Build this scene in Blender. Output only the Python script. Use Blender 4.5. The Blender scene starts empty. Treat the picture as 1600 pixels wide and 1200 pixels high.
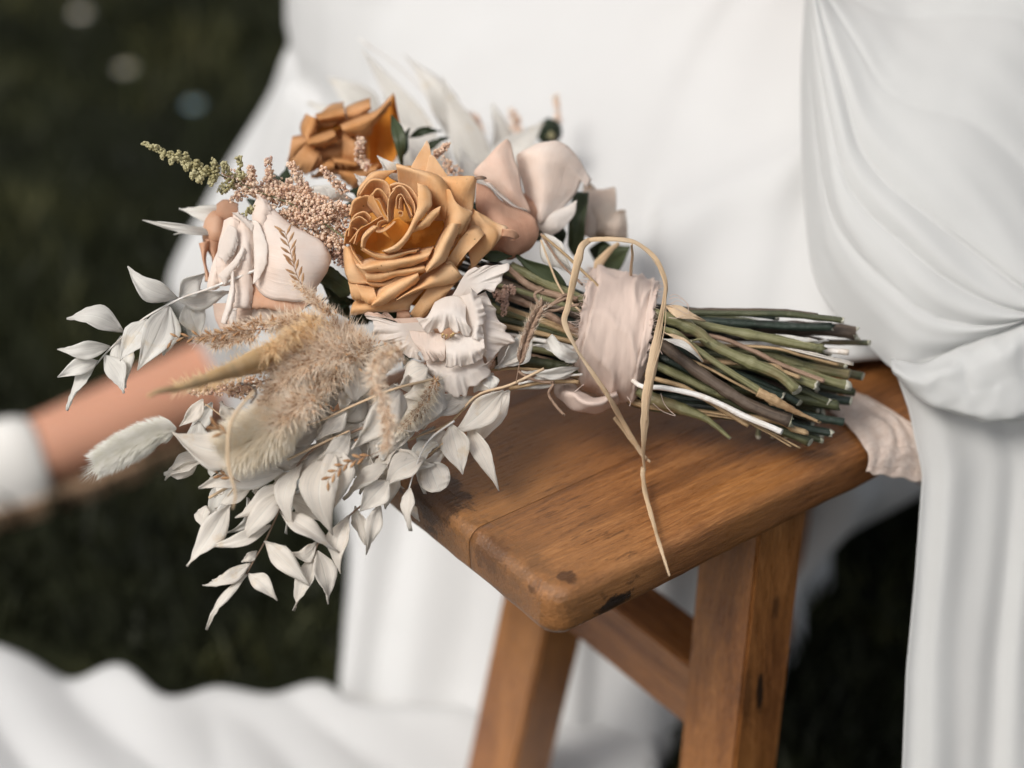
import bpy, bmesh, math, random
import numpy as np
from mathutils import Vector, Matrix, noise
random.seed(7); RNG = np.random.default_rng(7)
R = math.radians
SC = bpy.context.scene
COL = SC.collection

# ------------------------------------------------------------------ camera
FPX = 3111.0; PITCH = R(32.4); HC = 1.165
cam_d = bpy.data.cameras.new('camera'); cam = bpy.data.objects.new('camera', cam_d); COL.objects.link(cam)
cam.location = (0, 0, HC); cam.rotation_euler = (R(90) - PITCH, 0, 0)
cam_d.sensor_width = 36; cam_d.lens = FPX / 1600 * 36
cam_d.clip_start = .05; cam_d.clip_end = 200
cam_d.dof.use_dof = True; cam_d.dof.focus_distance = 1.185; cam_d.dof.aperture_fstop = 2.3
SC.camera = cam
# ------------------------------------------------------------------ light: soft overcast daylight
W = bpy.data.worlds.new('World'); SC.world = W; W.use_nodes = True
nt = W.node_tree; bg = nt.nodes['Background']
sky = nt.nodes.new('ShaderNodeTexSky'); sky.sky_type = 'NISHITA'; sky.sun_disc = False
SUN_EL, SUN_AZ = R(50), R(-132)          # azimuth measured from +Y towards +X
sky.sun_elevation = SUN_EL; sky.sun_rotation = SUN_AZ; sky.air_density = 1.0; sky.dust_density = 4.0; sky.ozone_density = .6
hs = nt.nodes.new('ShaderNodeHueSaturation'); hs.inputs['Saturation'].default_value = .35; nt.links.new(sky.outputs[0], hs.inputs['Color']); nt.links.new(hs.outputs[0], bg.inputs[0]); bg.inputs[1].default_value = .085
sd = bpy.data.lights.new('sun', 'SUN'); sd.energy = 1.5; sd.angle = R(24); sd.color = (1, .955, .895)
so = bpy.data.objects.new('sun', sd); COL.objects.link(so)
sv = Vector((math.sin(SUN_AZ) * math.cos(SUN_EL), math.cos(SUN_AZ) * math.cos(SUN_EL), math.sin(SUN_EL)))
so.rotation_euler = sv.to_track_quat('Z', 'Y').to_euler(); so.location = sv * 10
SC.view_settings.view_transform = 'Standard'; SC.view_settings.look = 'None'
SC.view_settings.gamma = 1; SC.view_settings.exposure = 0.55; SC.view_settings.use_curve_mapping = False
SC.render.engine = 'CYCLES'; SC.cycles.max_bounces = 8; SC.cycles.transparent_max_bounces = 24

# ------------------------------------------------------------------ helpers
FW = Vector((0, math.cos(PITCH), -math.sin(PITCH))); UPV = Vector((0, math.sin(PITCH), math.cos(PITCH))); RT = Vector((1, 0, 0))
CAM = Vector((0, 0, HC))
def P(px, py, z):
    px, py, z = float(px), float(py), float(z)
    return CAM + z * (FW + (px - 800) / FPX * RT - (py - 600) / FPX * UPV)
def G(px, py, h):
    px, py, h = float(px), float(py), float(h)
    d = FW + (px - 800) / FPX * RT - (py - 600) / FPX * UPV
    return CAM + d * ((h - HC) / d.z)
def PR(p):
    q = Vector(p) - CAM; z = q.dot(FW); return (800 + q.x / z * FPX, 600 - q.dot(UPV) / z * FPX, z)

def tag(o, label=None, cat=None, group=None, kind=None):
    if label: o['label'] = label
    if cat: o['category'] = cat
    if group: o['group'] = group
    if kind: o['kind'] = kind
    return o
def empty(name, loc=(0, 0, 0), rz=0, parent=None):
    o = bpy.data.objects.new(name, None); COL.objects.link(o); o.location = loc; o.rotation_euler = (0, 0, rz)
    o.empty_display_size = .02
    if parent: o.parent = parent
    return o
def link(name, me, mat, parent=None, smooth=True):
    o = bpy.data.objects.new(name, me); COL.objects.link(o)
    if mat:
        for m in (mat if isinstance(mat, (list, tuple)) else [mat]): me.materials.append(m)
    if smooth: me.polygons.foreach_set('use_smooth', [True] * len(me.polygons))
    if parent: o.parent = parent
    return o
def mesh(name, vs, fs, mat, parent=None, smooth=True, uvs=None, thick=0, mats=None):
    me = bpy.data.meshes.new(name); me.from_pydata([tuple(v) for v in vs], [], fs); me.update()
    if uvs is not None:
        l = me.uv_layers.new(name='UV'); li = np.zeros(len(me.loops), int); me.loops.foreach_get('vertex_index', li)
        l.data.foreach_set('uv', np.asarray(uvs, float)[li].ravel())
    if mats is not None: me.polygons.foreach_set('material_index', mats)
    o = link(name, me, mat, parent, smooth)
    if thick:
        m = o.modifiers.new('thickness', 'SOLIDIFY'); m.thickness = thick; m.offset = 0
    return o
def catmull(pts, n, closed=False):
    """resample a control polyline (k,d) to n points with a Catmull-Rom spline, uniform in control parameter"""
    p = np.asarray(pts, float); k = len(p)
    if k == 1: return np.repeat(p, n, 0)
    if closed:
        t = np.arange(n) / n * k; i = np.floor(t).astype(int); f = (t - i)[:, None]
        p0, p1, p2, p3 = p[(i - 1) % k], p[i % k], p[(i + 1) % k], p[(i + 2) % k]
    else:
        t = np.linspace(0, k - 1, n); i = np.minimum(np.floor(t).astype(int), k - 2); f = (t - i)[:, None]
        q = np.vstack([2 * p[0] - p[1], p, 2 * p[-1] - p[-2]])
        p0, p1, p2, p3 = q[i], q[i + 1], q[i + 2], q[i + 3]
    return .5 * ((2 * p1) + (-p0 + p2) * f + (2 * p0 - 5 * p1 + 4 * p2 - p3) * f ** 2 + (-p0 + 3 * p1 - 3 * p2 + p3) * f ** 3)
def arc_resample(pts, n):
    """as catmull, spaced evenly along the length"""
    c = catmull(pts, max(40, 12 * len(pts))); d = np.r_[0, np.cumsum(np.linalg.norm(np.diff(c, axis=0), axis=1))]
    if d[-1] < 1e-9: return np.repeat(c[:1], n, 0)
    s = np.linspace(0, d[-1], n); return np.stack([np.interp(s, d, c[:, j]) for j in range(c.shape[1])], 1)
def grid_faces(nr, nc, closed=False):
    fs = []
    for i in range(nr - 1):
        for j in range(nc if closed else nc - 1):
            k = (j + 1) % nc
            fs.append((i * nc + j, i * nc + k, (i + 1) * nc + k, (i + 1) * nc + j))
    return fs
def loft(name, rows, nr, nc, mat, parent=None, thick=0, jit=0, seed=0, to3=None, closed=False, fn=None):
    """smooth sheet through rows of control points"""
    rr = np.stack([catmull(r, nc, True) if closed else arc_resample(r, nc) for r in rows])
    g = np.stack([catmull(rr[:, j], nr) for j in range(nc)], 1)
    V = []
    for i in range(nr):
        for j in range(nc):
            v = Vector(g[i, j]) if to3 is None else to3(*g[i, j])
            V.append(v)
    if jit:
        V = [v + Vector(noise.noise_vector(v * 90 + Vector((seed * 3.7, 0, 0)))) * jit for v in V]
    if fn: V = [fn(v, i // nc / (nr - 1), i % nc / (nc - 1)) for i, v in enumerate(V)]
    uv = [(j / (nc - 1), i / (nr - 1)) for i in range(nr) for j in range(nc)]
    return mesh(name, V, grid_faces(nr, nc, closed), mat, parent, True, uv, thick)
def tube_data(pts, radii, ns=8, n=None, cap=True):
    p = np.asarray(pts, float)
    if n: 
        rad = np.interp(np.linspace(0, 1, n), np.linspace(0, 1, len(radii)), radii); p = arc_resample(p, n)
    else: rad = np.interp(np.linspace(0, 1, len(p)), np.linspace(0, 1, len(radii)), radii)
    n = len(p); V = []; F = []; UV = []
    up = Vector((.31, .22, .93)); prev = None
    for i in range(n):
        t = Vector(p[min(i + 1, n - 1)] - p[max(i - 1, 0)]).normalized()
        a = (prev if prev else up).cross(t)
        if prev: a = prev - t * prev.dot(t)
        if a.length < 1e-6: a = Vector((1, 0, 0)).cross(t)
        a.normalize(); prev = a; b = t.cross(a)
        for k in range(ns):
            th = 2 * math.pi * k / ns
            V.append(Vector(p[i]) + (a * math.cos(th) + b * math.sin(th)) * float(rad[i])); UV.append((k / ns, i / (n - 1)))
    F = grid_faces(n, ns, True)
    if cap:
        F.append(tuple(range(ns - 1, -1, -1))); F.append(tuple(range((n - 1) * ns, n * ns)))
    return V, F, UV
def tube(name, pts, radii, mat, parent=None, ns=8, n=None, cap=True):
    V, F, UV = tube_data(pts, radii, ns, n, cap); return mesh(name, V, F, mat, parent, True, UV)

# ------------------------------------------------------------------ materials
def newmat(name):
    m = bpy.data.materials.new(name); m.use_nodes = True; n = m.node_tree
    return m, n, n.nodes['Principled BSDF'], n.nodes['Material Output']
def ramp(n, stops, interp='LINEAR'):
    r = n.nodes.new('ShaderNodeValToRGB'); r.color_ramp.interpolation = interp
    e = r.color_ramp.elements
    while len(e) < len(stops): e.new(.5)
    for x, (p, c) in zip(e, stops): x.position = p; x.color = (*c, 1)
    return r
def nz(n, vec, scale, detail=4, rough=.55, dist=0, sc3=None):
    if sc3:
        mp = n.nodes.new('ShaderNodeMapping'); mp.inputs['Scale'].default_value = sc3; n.links.new(vec, mp.inputs[0]); vec = mp.outputs[0]
    t = n.nodes.new('ShaderNodeTexNoise'); t.inputs['Scale'].default_value = scale; t.inputs['Detail'].default_value = detail
    t.inputs['Roughness'].default_value = rough; t.inputs['Distortion'].default_value = dist
    n.links.new(vec, t.inputs['Vector']); return t.outputs['Fac']
def mix(n, f, a, b, typ='MIX'):
    m = n.nodes.new('ShaderNodeMix'); m.data_type = 'RGBA'; m.blend_type = typ
    for s, v in ((m.inputs[0], f), (m.inputs[6], a), (m.inputs[7], b)):
        if isinstance(v, (int, float)): s.default_value = v
        elif isinstance(v, tuple): s.default_value = (*v, 1)
        else: n.links.new(v, s)
    return m.outputs[2]
def mth(n, op, a, b=None, c=None):
    m = n.nodes.new('ShaderNodeMath'); m.operation = op
    for i, v in enumerate((a, b, c)):
        if v is None: continue
        if isinstance(v, (int, float)): m.inputs[i].default_value = v
        else: n.links.new(v, m.inputs[i])
    return m.outputs[0]
def smooth(n, v, lo, hi, a=0., b=1.):
    m = n.nodes.new('ShaderNodeMapRange'); m.interpolation_type = 'SMOOTHSTEP'
    n.links.new(v, m.inputs[0])
    for i, x in enumerate((lo, hi, a, b)): m.inputs[i + 1].default_value = x
    return m.outputs[0]
def bump(n, h, strength, dist, bs):
    b = n.nodes.new('ShaderNodeBump'); b.inputs['Strength'].default_value = strength; b.inputs['Distance'].default_value = dist
    n.links.new(h, b.inputs['Height']); n.links.new(b.outputs[0], bs.inputs['Normal']); return b
def coord(n, k='Object'):
    t = n.nodes.new('ShaderNodeTexCoord'); return t.outputs[k]
def sep(n, v):
    s = n.nodes.new('ShaderNodeSeparateXYZ'); n.links.new(v, s.inputs[0]); return s.outputs
def translucent(n, bs, out, col, f, transp=0):
    t = n.nodes.new('ShaderNodeBsdfTranslucent')
    if isinstance(col, tuple): t.inputs[0].default_value = (*col, 1)
    else: n.links.new(col, t.inputs[0])
    m = n.nodes.new('ShaderNodeMixShader'); m.inputs[0].default_value = f
    n.links.new(bs.outputs[0], m.inputs[1]); n.links.new(t.outputs[0], m.inputs[2]); s = m.outputs[0]
    if transp:
        tr = n.nodes.new('ShaderNodeBsdfTransparent'); m2 = n.nodes.new('ShaderNodeMixShader')
        if isinstance(transp, float): m2.inputs[0].default_value = transp
        else: n.links.new(transp, m2.inputs[0])
        n.links.new(s, m2.inputs[1]); n.links.new(tr.outputs[0], m2.inputs[2]); s = m2.outputs[0]
    n.links.new(s, out.inputs[0])

def wood(name, axis='x', tone=1.0, seed=0.):
    m, n, bs, out = newmat(name); co = coord(n)
    mp = n.nodes.new('ShaderNodeMapping'); mp.inputs['Location'].default_value = (seed, seed * 1.7, seed * .6); n.links.new(co, mp.inputs[0]); c = mp.outputs[0]
    st = (1.2, 14, 14) if axis == 'x' else ((14, 1.2, 14) if axis == 'y' else (14, 14, 1.2))
    fi = tuple(k * 5 for k in st)
    g1 = nz(n, c, 3.2, 5, .6, .6, st); g2 = nz(n, c, 7, 6, .7, .2, fi); blot = nz(n, c, 9, 5, .62, .3); fine = nz(n, c, 260, 3, .6)
    col = ramp(n, [(.33, (.032, .011, .004)), (.43, (.105, .037, .012)), (.52, (.215, .086, .028)), (.65, (.44, .21, .08))])
    g3 = nz(n, c, 16, 4, .7, .1, fi); n.links.new(mth(n, 'ADD', mth(n, 'ADD', mth(n, 'MULTIPLY', g1, .40), mth(n, 'MULTIPLY', g2, .36)), mth(n, 'MULTIPLY', g3, .24)), col.inputs[0])
    k = mix(n, smooth(n, blot, .52, .72, 0, .75), col.outputs[0], (.085, .03, .009))
    k = mix(n, smooth(n, fine, .55, .75, 0, .35), k, (.06, .022, .008))
    k = mix(n, smooth(n, nz(n, c, 4, 3, .5), .35, .7, 0., .45), k, (.42, .19, .05))
    if tone != 1: k = mix(n, 1.0, k, (tone, tone * .96, tone * .9), 'MULTIPLY')
    n.links.new(k, bs.inputs['Base Color'])
    n.links.new(smooth(n, g2, .2, .8, .22, .48), bs.inputs['Roughness'])
    h = mth(n, 'ADD', g2, mth(n, 'MULTIPLY', fine, .4)); bump(n, h, .6, .0018, bs)
    return m
def cloth(name, col, tr=.2, weave=0, transp=0., rough=.85):
    m, n, bs, out = newmat(name); co = coord(n)
    v = nz(n, co, 14, 4); c = mix(n, smooth(n, v, .3, .7, 0, .35), col, tuple(x * .93 for x in col))
    n.links.new(c, bs.inputs['Base Color']); bs.inputs['Roughness'].default_value = rough; bs.inputs['Specular IOR Level'].default_value = .15
    bs.inputs['Sheen Weight'].default_value = .15
    bump(n, nz(n, co, 900, 2), .15, .0004, bs)
    translucent(n, bs, out, c, tr, transp); return m

M = {}
M['wood_seat'] = wood('seat_wood', 'x', 1.12, 0); M['wood_seat2'] = wood('seat_wood_dark', 'x', .86, 3.1); M['wood_leg'] = wood('leg_wood', 'z', 1.25, 1.3); M['wood_rail'] = wood('rail_wood', 'y', 1.1, 2.2)
M['dress'] = cloth('dress_cloth', (.655, .655, .648), .12)
M['veil'] = cloth('veil_chiffon', (.77, .775, .765), .38, 0, .22)
M['gauze'] = cloth('blush_gauze', (.76, .62, .54), .25)
def skin():
    m, n, bs, out = newmat('skin'); co = coord(n)
    v = nz(n, co, 9, 3); n.links.new(mix(n, v, (.50, .25, .155), (.60, .30, .20)), bs.inputs['Base Color'])
    bs.inputs['Roughness'].default_value = .5; bs.inputs['Subsurface Weight'].default_value = .15; bs.inputs['Subsurface Radius'].default_value = (.02, .008, .004); return m
M['skin'] = skin()
def plain(name, c, rough=.6, spec=.3, v=.15, sc=30):
    m, n, bs, out = newmat(name); co = coord(n)
    n.links.new(mix(n, nz(n, co, sc, 4), tuple(x * (1 - v) for x in c), tuple(min(1, x * (1 + v)) for x in c)), bs.inputs['Base Color'])
    bs.inputs['Roughness'].default_value = rough; bs.inputs['Specular IOR Level'].default_value = spec; return m
M['shoe'] = plain('shoe_satin', (.74, .72, .68)); M['sole'] = plain('shoe_sole', (.33, .22, .14)); M['hair'] = plain('hair', (.08, .045, .025))
# ================================================================== ground and grass
def ground():
    m, n, bs, out = newmat('ground_soil'); co = coord(n)
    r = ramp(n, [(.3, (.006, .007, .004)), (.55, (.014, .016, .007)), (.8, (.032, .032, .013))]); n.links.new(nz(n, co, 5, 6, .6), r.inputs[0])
    n.links.new(r.outputs[0], bs.inputs['Base Color']); bs.inputs['Roughness'].default_value = .95; bs.inputs['Specular IOR Level'].default_value = .1
    N = 60; xs = np.linspace(-14, 14, N); ys = np.linspace(-4, 24, N)
    V = [(x, y, .012 * noise.noise(Vector((x * .9, y * .9, 0)))) for y in ys for x in xs]
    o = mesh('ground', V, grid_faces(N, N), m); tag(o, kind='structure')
ground()
def grass():
    m, n, bs, out = newmat('grass_blades'); co = coord(n)
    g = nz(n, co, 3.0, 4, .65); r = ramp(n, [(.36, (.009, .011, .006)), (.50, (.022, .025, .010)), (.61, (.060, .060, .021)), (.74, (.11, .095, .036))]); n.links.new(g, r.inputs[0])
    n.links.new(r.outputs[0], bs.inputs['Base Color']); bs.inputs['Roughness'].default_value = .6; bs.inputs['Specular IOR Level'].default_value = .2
    nb = 46000
    y = 1.0 + 3.6 * RNG.random(nb) ** 1.1; x = (RNG.random(nb) - .5) * (1.3 + y * .75)
    dens = np.array([noise.noise(Vector((a * 2.3, b * 2.3, 4))) for a, b in zip(x, y)])
    h = (.030 + .035 * RNG.random(nb)) * (1 + .6 * dens); w = .0022 + .0015 * RNG.random(nb); a = RNG.random(nb) * 6.283; lean = RNG.normal(0, .45, (nb, 2))
    zc = y * math.cos(PITCH) + HC * math.sin(PITCH); pxs = 800 + x / zc * FPX; pys = 600 - (y * math.sin(PITCH) - HC * math.cos(PITCH)) / zc * FPX
    top = np.interp(pxs, [-260, -60, 40, 110, 190, 260, 340, 420, 500, 560, 700, 1020], [960, 985, 1010, 1045, 1030, 1078, 1062, 1070, 1055, 1085, 1100, 1120])
    keep = ~((pys > top + 6) & (pxs < 1030)); x = x[keep]; y = y[keep]; dens = dens[keep]; nb = len(x)
    h = (.022 + .030 * RNG.random(nb)) * (1 + .6 * dens); w = .0022 + .0015 * RNG.random(nb); a = RNG.random(nb) * 6.283; lean = RNG.normal(0, .45, (nb, 2))
    base = np.stack([x, y, np.full(nb, -.004)], 1); side = np.stack([np.cos(a), np.sin(a), 0 * a], 1) * w[:, None]
    mid = base + np.stack([lean[:, 0] * h * .4, lean[:, 1] * h * .4, h * .6], 1); tip = base + np.stack([lean[:, 0] * h, lean[:, 1] * h, h], 1)
    V = np.stack([base - side, base + side, mid + side * .8, mid - side * .8, tip], 1).reshape(-1, 3)
    k = np.arange(nb)[:, None] * 5
    tri = np.concatenate([k + [0, 1, 2], k + [0, 2, 3], k + [3, 2, 4]], 1).reshape(-1, 3)
    me = bpy.data.meshes.new('grass'); me.vertices.add(len(V)); me.vertices.foreach_set('co', V.ravel())
    me.loops.add(tri.size); me.loops.foreach_set('vertex_index', tri.ravel()); me.polygons.add(len(tri))
    me.polygons.foreach_set('loop_start', np.arange(0, tri.size, 3)); me.polygons.foreach_set('loop_total', np.full(len(tri), 3)); me.update(); me.validate()
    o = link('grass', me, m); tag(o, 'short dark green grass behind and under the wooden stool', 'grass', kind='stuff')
grass()
# white daisies in the grass (out of focus discs)
def daisy(px, py, r, label, col=(.52, .50, .45)):
    g = G(px, py, .055); root = empty('daisy', (g.x, g.y, 0)); tag(root, label, 'flower', 'pale daisies in the grass')
    tube('stem', [(0, 0, 0), (.004, .002, .03), (0, 0, .055)], [.0012, .001], M['stem_green'], root, 6)
    pm = plain('daisy_petal', col, .7)
    for i in range(14):
        a = i / 14 * 6.283; c, s = math.cos(a), math.sin(a)
        V = []
        for t, w in ((.15, .1), (.5, .2), (.85, .2), (1, .06)):
            for k in (-1, 1): V.append((c * r * t - s * r * w * k, s * r * t + c * r * w * k, .055 + .004 * math.sin(t * 3)))
        mesh('petal', V, grid_faces(4, 2), pm, root, True, None, .0006)
    bm = bmesh.new(); bmesh.ops.create_icosphere(bm, subdivisions=2, radius=r * .25, matrix=Matrix.Translation((0, 0, .058)) @ Matrix.Diagonal((1, 1, .5, 1)))
    me = bpy.data.meshes.new('centre'); bm.to_mesh(me); bm.free(); link('centre', me, plain('daisy_centre', (.55, .38, .08)), root)
M['stem_green'] = plain('stem_green', (.10, .13, .045), .45, .4, .3, 60)
daisy(127, 22, .013, 'blurred pale daisy in the grass at the top left, highest of the three')
daisy(197, 108, .013, 'blurred pale daisy in the grass, middle one of the three at the upper left', (.36, .35, .30))
daisy(303, 165, .012, 'blurred bluish daisy in the grass, lowest of the three, nearest to the dress', (.17, .27, .32))

# ================================================================== stool
UA = math.atan2(1.184, 1.54)
F0 = G(866, 936, .46)
stool = empty('wooden_stool', (F0.x, F0.y, 0), UA)
tag(stool, 'worn brown wooden stool with rounded plank seat carrying the bouquet', 'stool')
def S(u, v, h):    # stool-local to world
    return Vector((F0.x, F0.y, 0)) + Vector((u * math.cos(UA) - v * math.sin(UA), u * math.sin(UA) + v * math.cos(UA), h))
SL, SW, ST, SH = .52, .26, .034, .46
def slab():
    # rounded plank: stacked insets of a rounded rectangle
    rc, nr = .015, 6
    def outline(inset, z):
        r = max(rc - inset, .004); pts = []
        for cx, cy, a0 in ((SL - r - inset, r + inset, -90), (SL - r - inset, SW - r - inset, 0), (r + inset, SW - r - inset, 90), (r + inset, r + inset, 180)):
            for i in range(9):
                a = R(a0 + i * 11.25); pts.append((cx + r * math.cos(a), cy + r * math.sin(a), z))
        # extra points along the long sides so the edge can wander
        out = []
        for i, p in enumerate(pts):
            q = pts[(i + 1) % len(pts)]; out.append(p); d = math.dist(p, q)
            k = int(d / .012)
            for j in range(1, k): out.append(tuple(p[t] + (q[t] - p[t]) * j / k for t in range(3)))
        return out
    re = .0095; rings = []
    rings.append(outline(re * 1.6, SH))
    for i in range(nr + 1):
        a = i / nr * math.pi / 2; rings.append(outline(re * (1 - math.sin(a)), SH - re * (1 - math.cos(a))))
    rb = .009
    for i in range(nr + 1):
        a = i / nr * math.pi / 2; rings.append(outline(rb * (1 - math.cos(a)), SH - ST + rb * (1 - math.sin(a))))
    rings.append(outline(rb * 1.8, SH - ST))
    n = len(rings[1]); rings = [[tuple(x) for x in arc_close(r, 240)] for r in rings]; n = 240
    V = [v for r in rings for v in r]
    V = [Vector(v) + Vector(noise.noise_vector(Vector(v) * 26)) * .0011 + Vector(noise.noise_vector(Vector(v) * 90)) * .0004 for v in V]
    F = [tuple(reversed(f)) for f in grid_faces(len(rings), n, True)]
    F.append(tuple(range(n))); F.append(tuple(range((len(rings) - 1) * n + n - 1, (len(rings) - 1) * n - 1, -1)))
    return V, F
def arc_close(r, n):
    p = np.asarray(list(r) + [r[0]], float); d = np.r_[0, np.cumsum(np.linalg.norm(np.diff(p, axis=0), axis=1))]
    s = np.linspace(0, d[-1], n, endpoint=False); return np.stack([np.interp(s, d, p[:, j]) for j in range(3)], 1)
def boards():
    V, F = slab(); cuts = [-.01, .080, .172, SW + .01]
    for i in range(3):
        bm = bmesh.new(); bv = [bm.verts.new(v) for v in V]
        for f in F: bm.faces.new([bv[k] for k in f])
        bmesh.ops.recalc_face_normals(bm, faces=bm.faces)
        for co, no in (((0, cuts[i] + .00025, 0), (0, -1, 0)), ((0, cuts[i + 1] - .00025, 0), (0, 1, 0))):
            r = bmesh.ops.bisect_plane(bm, geom=bm.verts[:] + bm.edges[:] + bm.faces[:], plane_co=co, plane_no=no, clear_outer=True)
            ed = [e for e in r['geom_cut'] if isinstance(e, bmesh.types.BMEdge)]
            if ed: bmesh.ops.holes_fill(bm, edges=ed)
        me = bpy.data.meshes.new('board'); bm.to_mesh(me); bm.free()
        o = link('board', me, M['seat_a'] if i != 1 else M['seat_b'], stool); o.data.polygons.foreach_set('use_smooth', [p.area < .004 for p in o.data.polygons])
def seatmat(name, tone, seed):
    m = wood(name, 'x', tone, seed); n = m.node_tree; bs = n.nodes['Principled BSDF']
    src = bs.inputs['Base Color'].links[0].from_socket; co = coord(n); x, y, z = sep(n, co)
    # dark worn stains near the left end and the front corner, small black burn mark under the corner
    d = nz(n, co, 60, 8, .78, .3); d2 = nz(n, co, 13, 3, .5)
    end = smooth(n, x, .014, .034, 1, 0)
    k = mix(n, mth(n, 'MULTIPLY', end, smooth(n, d, .47, .56, 0, .6)), src, (.045, .02, .009))
    k = mix(n, mth(n, 'MULTIPLY', end, smooth(n, d2, .5, .62, 0, .5)), k, (.05, .02, .008))
    k = mix(n, mth(n, 'MULTIPLY', smooth(n, x, .02, .13, 1, 0), .35), k, (.40, .20, .08))
    # band of dark scratches along the inside of the end
    sc = nz(n, co, 1, 5, .7, 0, (60, 420, 60)); band = mth(n, 'MULTIPLY', smooth(n, x, .028, .04), smooth(n, x, .07, .085, 1, 0))
    k = mix(n, mth(n, 'MULTIPLY', band, smooth(n, sc, .55, .62, 0, .6)), k, (.06, .024, .01))
    # stain in the shape of a spot at the corner
    def spot(cx, cy, cz, r, col, k, f=.9, sq=(1, 1, 1)):
        mp = n.nodes.new('ShaderNodeVectorMath'); mp.operation = 'SUBTRACT'; mp.inputs[1].default_value = (cx, cy, cz); n.links.new(co, mp.inputs[0])
        m2 = n.nodes.new('ShaderNodeVectorMath'); m2.operation = 'MULTIPLY'; m2.inputs[1].default_value = sq; n.links.new(mp.outputs[0], m2.inputs[0])
        le = n.nodes.new('ShaderNodeVectorMath'); le.operation = 'LENGTH'; n.links.new(m2.outputs[0], le.inputs[0])
        w = mth(n, 'ADD', le.outputs['Value'], mth(n, 'MULTIPLY', mth(n, 'SUBTRACT', d, .5), r * 4.0))
        return mix(n, smooth(n, w, r * .6, r * 1.1, f, 0), k, col)
    k = spot(.045, .0, SH - .026, .011, (.008, .006, .006), k, .95, (.8, 1, 1.6))
    k = spot(.018, .012, SH, .006, (.05, .022, .01), k, .8); k = spot(.006, .02, SH - .006, .006, (.05, .022, .01), k, .7)
    k = spot(.0, .062, SH - .005, .015, (.06, .026, .011), k, .6); k = spot(.003, .125, SH - .005, .024, (.03, .013, .006), k, .8)
    k = spot(.05, .150, SH, .012, (.07, .03, .012), k, .5, (.5, 1, 1))
    n.links.new(k, bs.inputs['Base Color']); return m
M['seat_a'] = seatmat('seat_wood_a', 1.15, 0); M['seat_b'] = seatmat('seat_wood_b', 1.08, 3.1)
boards()
def prism(name, quad0, quad1, mat, parent, bev=.002):
    """box between two quads"""
    bm = bmesh.new(); a = [bm.verts.new(p) for p in quad0]; b = [bm.verts.new(p) for p in quad1]
    bm.faces.new(a[::-1]); bm.faces.new(b)
    for i in range(4): bm.faces.new((a[i], a[(i + 1) % 4], b[(i + 1) % 4], b[i]))
    bmesh.ops.recalc_face_normals(bm, faces=bm.faces)
    bmesh.ops.bevel(bm, geom=bm.edges[:], offset=bev, segments=2, affect='EDGES')
    me = bpy.data.meshes.new(name); bm.to_mesh(me); bm.free(); return link(name, me, mat, parent, False)
def leg(u, v, du, dv, w=.042, t=.052):
    zt = SH - ST - .001; q1 = [(u, v, zt), (u + w, v, zt), (u + w, v + t, zt), (u, v + t, zt)]
    q0 = [(a + du, b + dv, 0.0) for a, b, _ in q1]; return prism('leg', q0, q1, M['wood_leg'], stool)
LU, LU2 = .172, .40
right_leg = leg(LU, .010, -.045, -.030); leg(LU, SW - .088, -.050, .050); leg(LU2, .010, .03, -.045); leg(LU2, SW - .062, .03, .05)
def rail(u, h, w=.034, t=.044, shift=0.):
    q0 = [(u, .04, h), (u + w, .04, h), (u + w, .04, h + t), (u, .04, h + t)]; q1 = [(a, SW - .045, c) for a, b, c in q0]
    prism('rail', q0, q1, M['wood_rail'], stool)
rail(LU - .010, .236, .038, .054); rail(LU2 + .012, .315)
def slit_material():
    best = min(((abs(PR(S(u, .010 - .030 * (1 - h / .425) , h))[0] - 1190) + abs(PR(S(u, .010 - .030 * (1 - h / .425), h))[1] - 1082), u, h) for u in np.linspace(.10, .24, 40) for h in np.linspace(.15, .42, 60)))
    _, u, h = best; m = wood('leg_wood_knot', 'z', 1.25, 4.4); n = m.node_tree; bs = n.nodes['Principled BSDF']; src = bs.inputs['Base Color'].links[0].from_socket; co = coord(n)
    k = src; ns = nz(n, co, 240, 4, .7)
    for cu, ch, r, sq, col, f in ((u, h, .0036, (1, .4, .22), (.012, .007, .005), .95), (u - .020, .405, .011, (1, .5, 1.3), (.07, .025, .009), .85), (u + .012, .36, .004, (1, .4, .3), (.05, .02, .008), .7), (u - .012, .30, .005, (1, .4, .2), (.09, .035, .012), .6)):
        a = n.nodes.new('ShaderNodeVectorMath'); a.operation = 'SUBTRACT'; a.inputs[1].default_value = (cu, .0, ch); n.links.new(co, a.inputs[0])
        b = n.nodes.new('ShaderNodeVectorMath'); b.operation = 'MULTIPLY'; b.inputs[1].default_value = sq; n.links.new(a.outputs[0], b.inputs[0])
        l = n.nodes.new('ShaderNodeVectorMath'); l.operation = 'LENGTH'; n.links.new(b.outputs[0], l.inputs[0])
        w = mth(n, 'ADD', l.outputs['Value'], mth(n, 'MULTIPLY', mth(n, 'SUBTRACT', ns, .5), r * 1.5)); k = mix(n, smooth(n, w, r * .6, r * 1.2, f, 0), k, col)
    n.links.new(k, bs.inputs['Base Color']); return m
right_leg.data.materials[0] = slit_material()
for p in ((0, 0, .46), (SL, 0, .46), (0, SW, .46), (LU, .01, .42), (LU + .042, .01, .42), (LU + .02, .03, .315), (LU, SW - .062, .42)): print('stool', p, [round(x) if i < 2 else round(x, 3) for i, x in enumerate(PR(S(*p)))])

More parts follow.
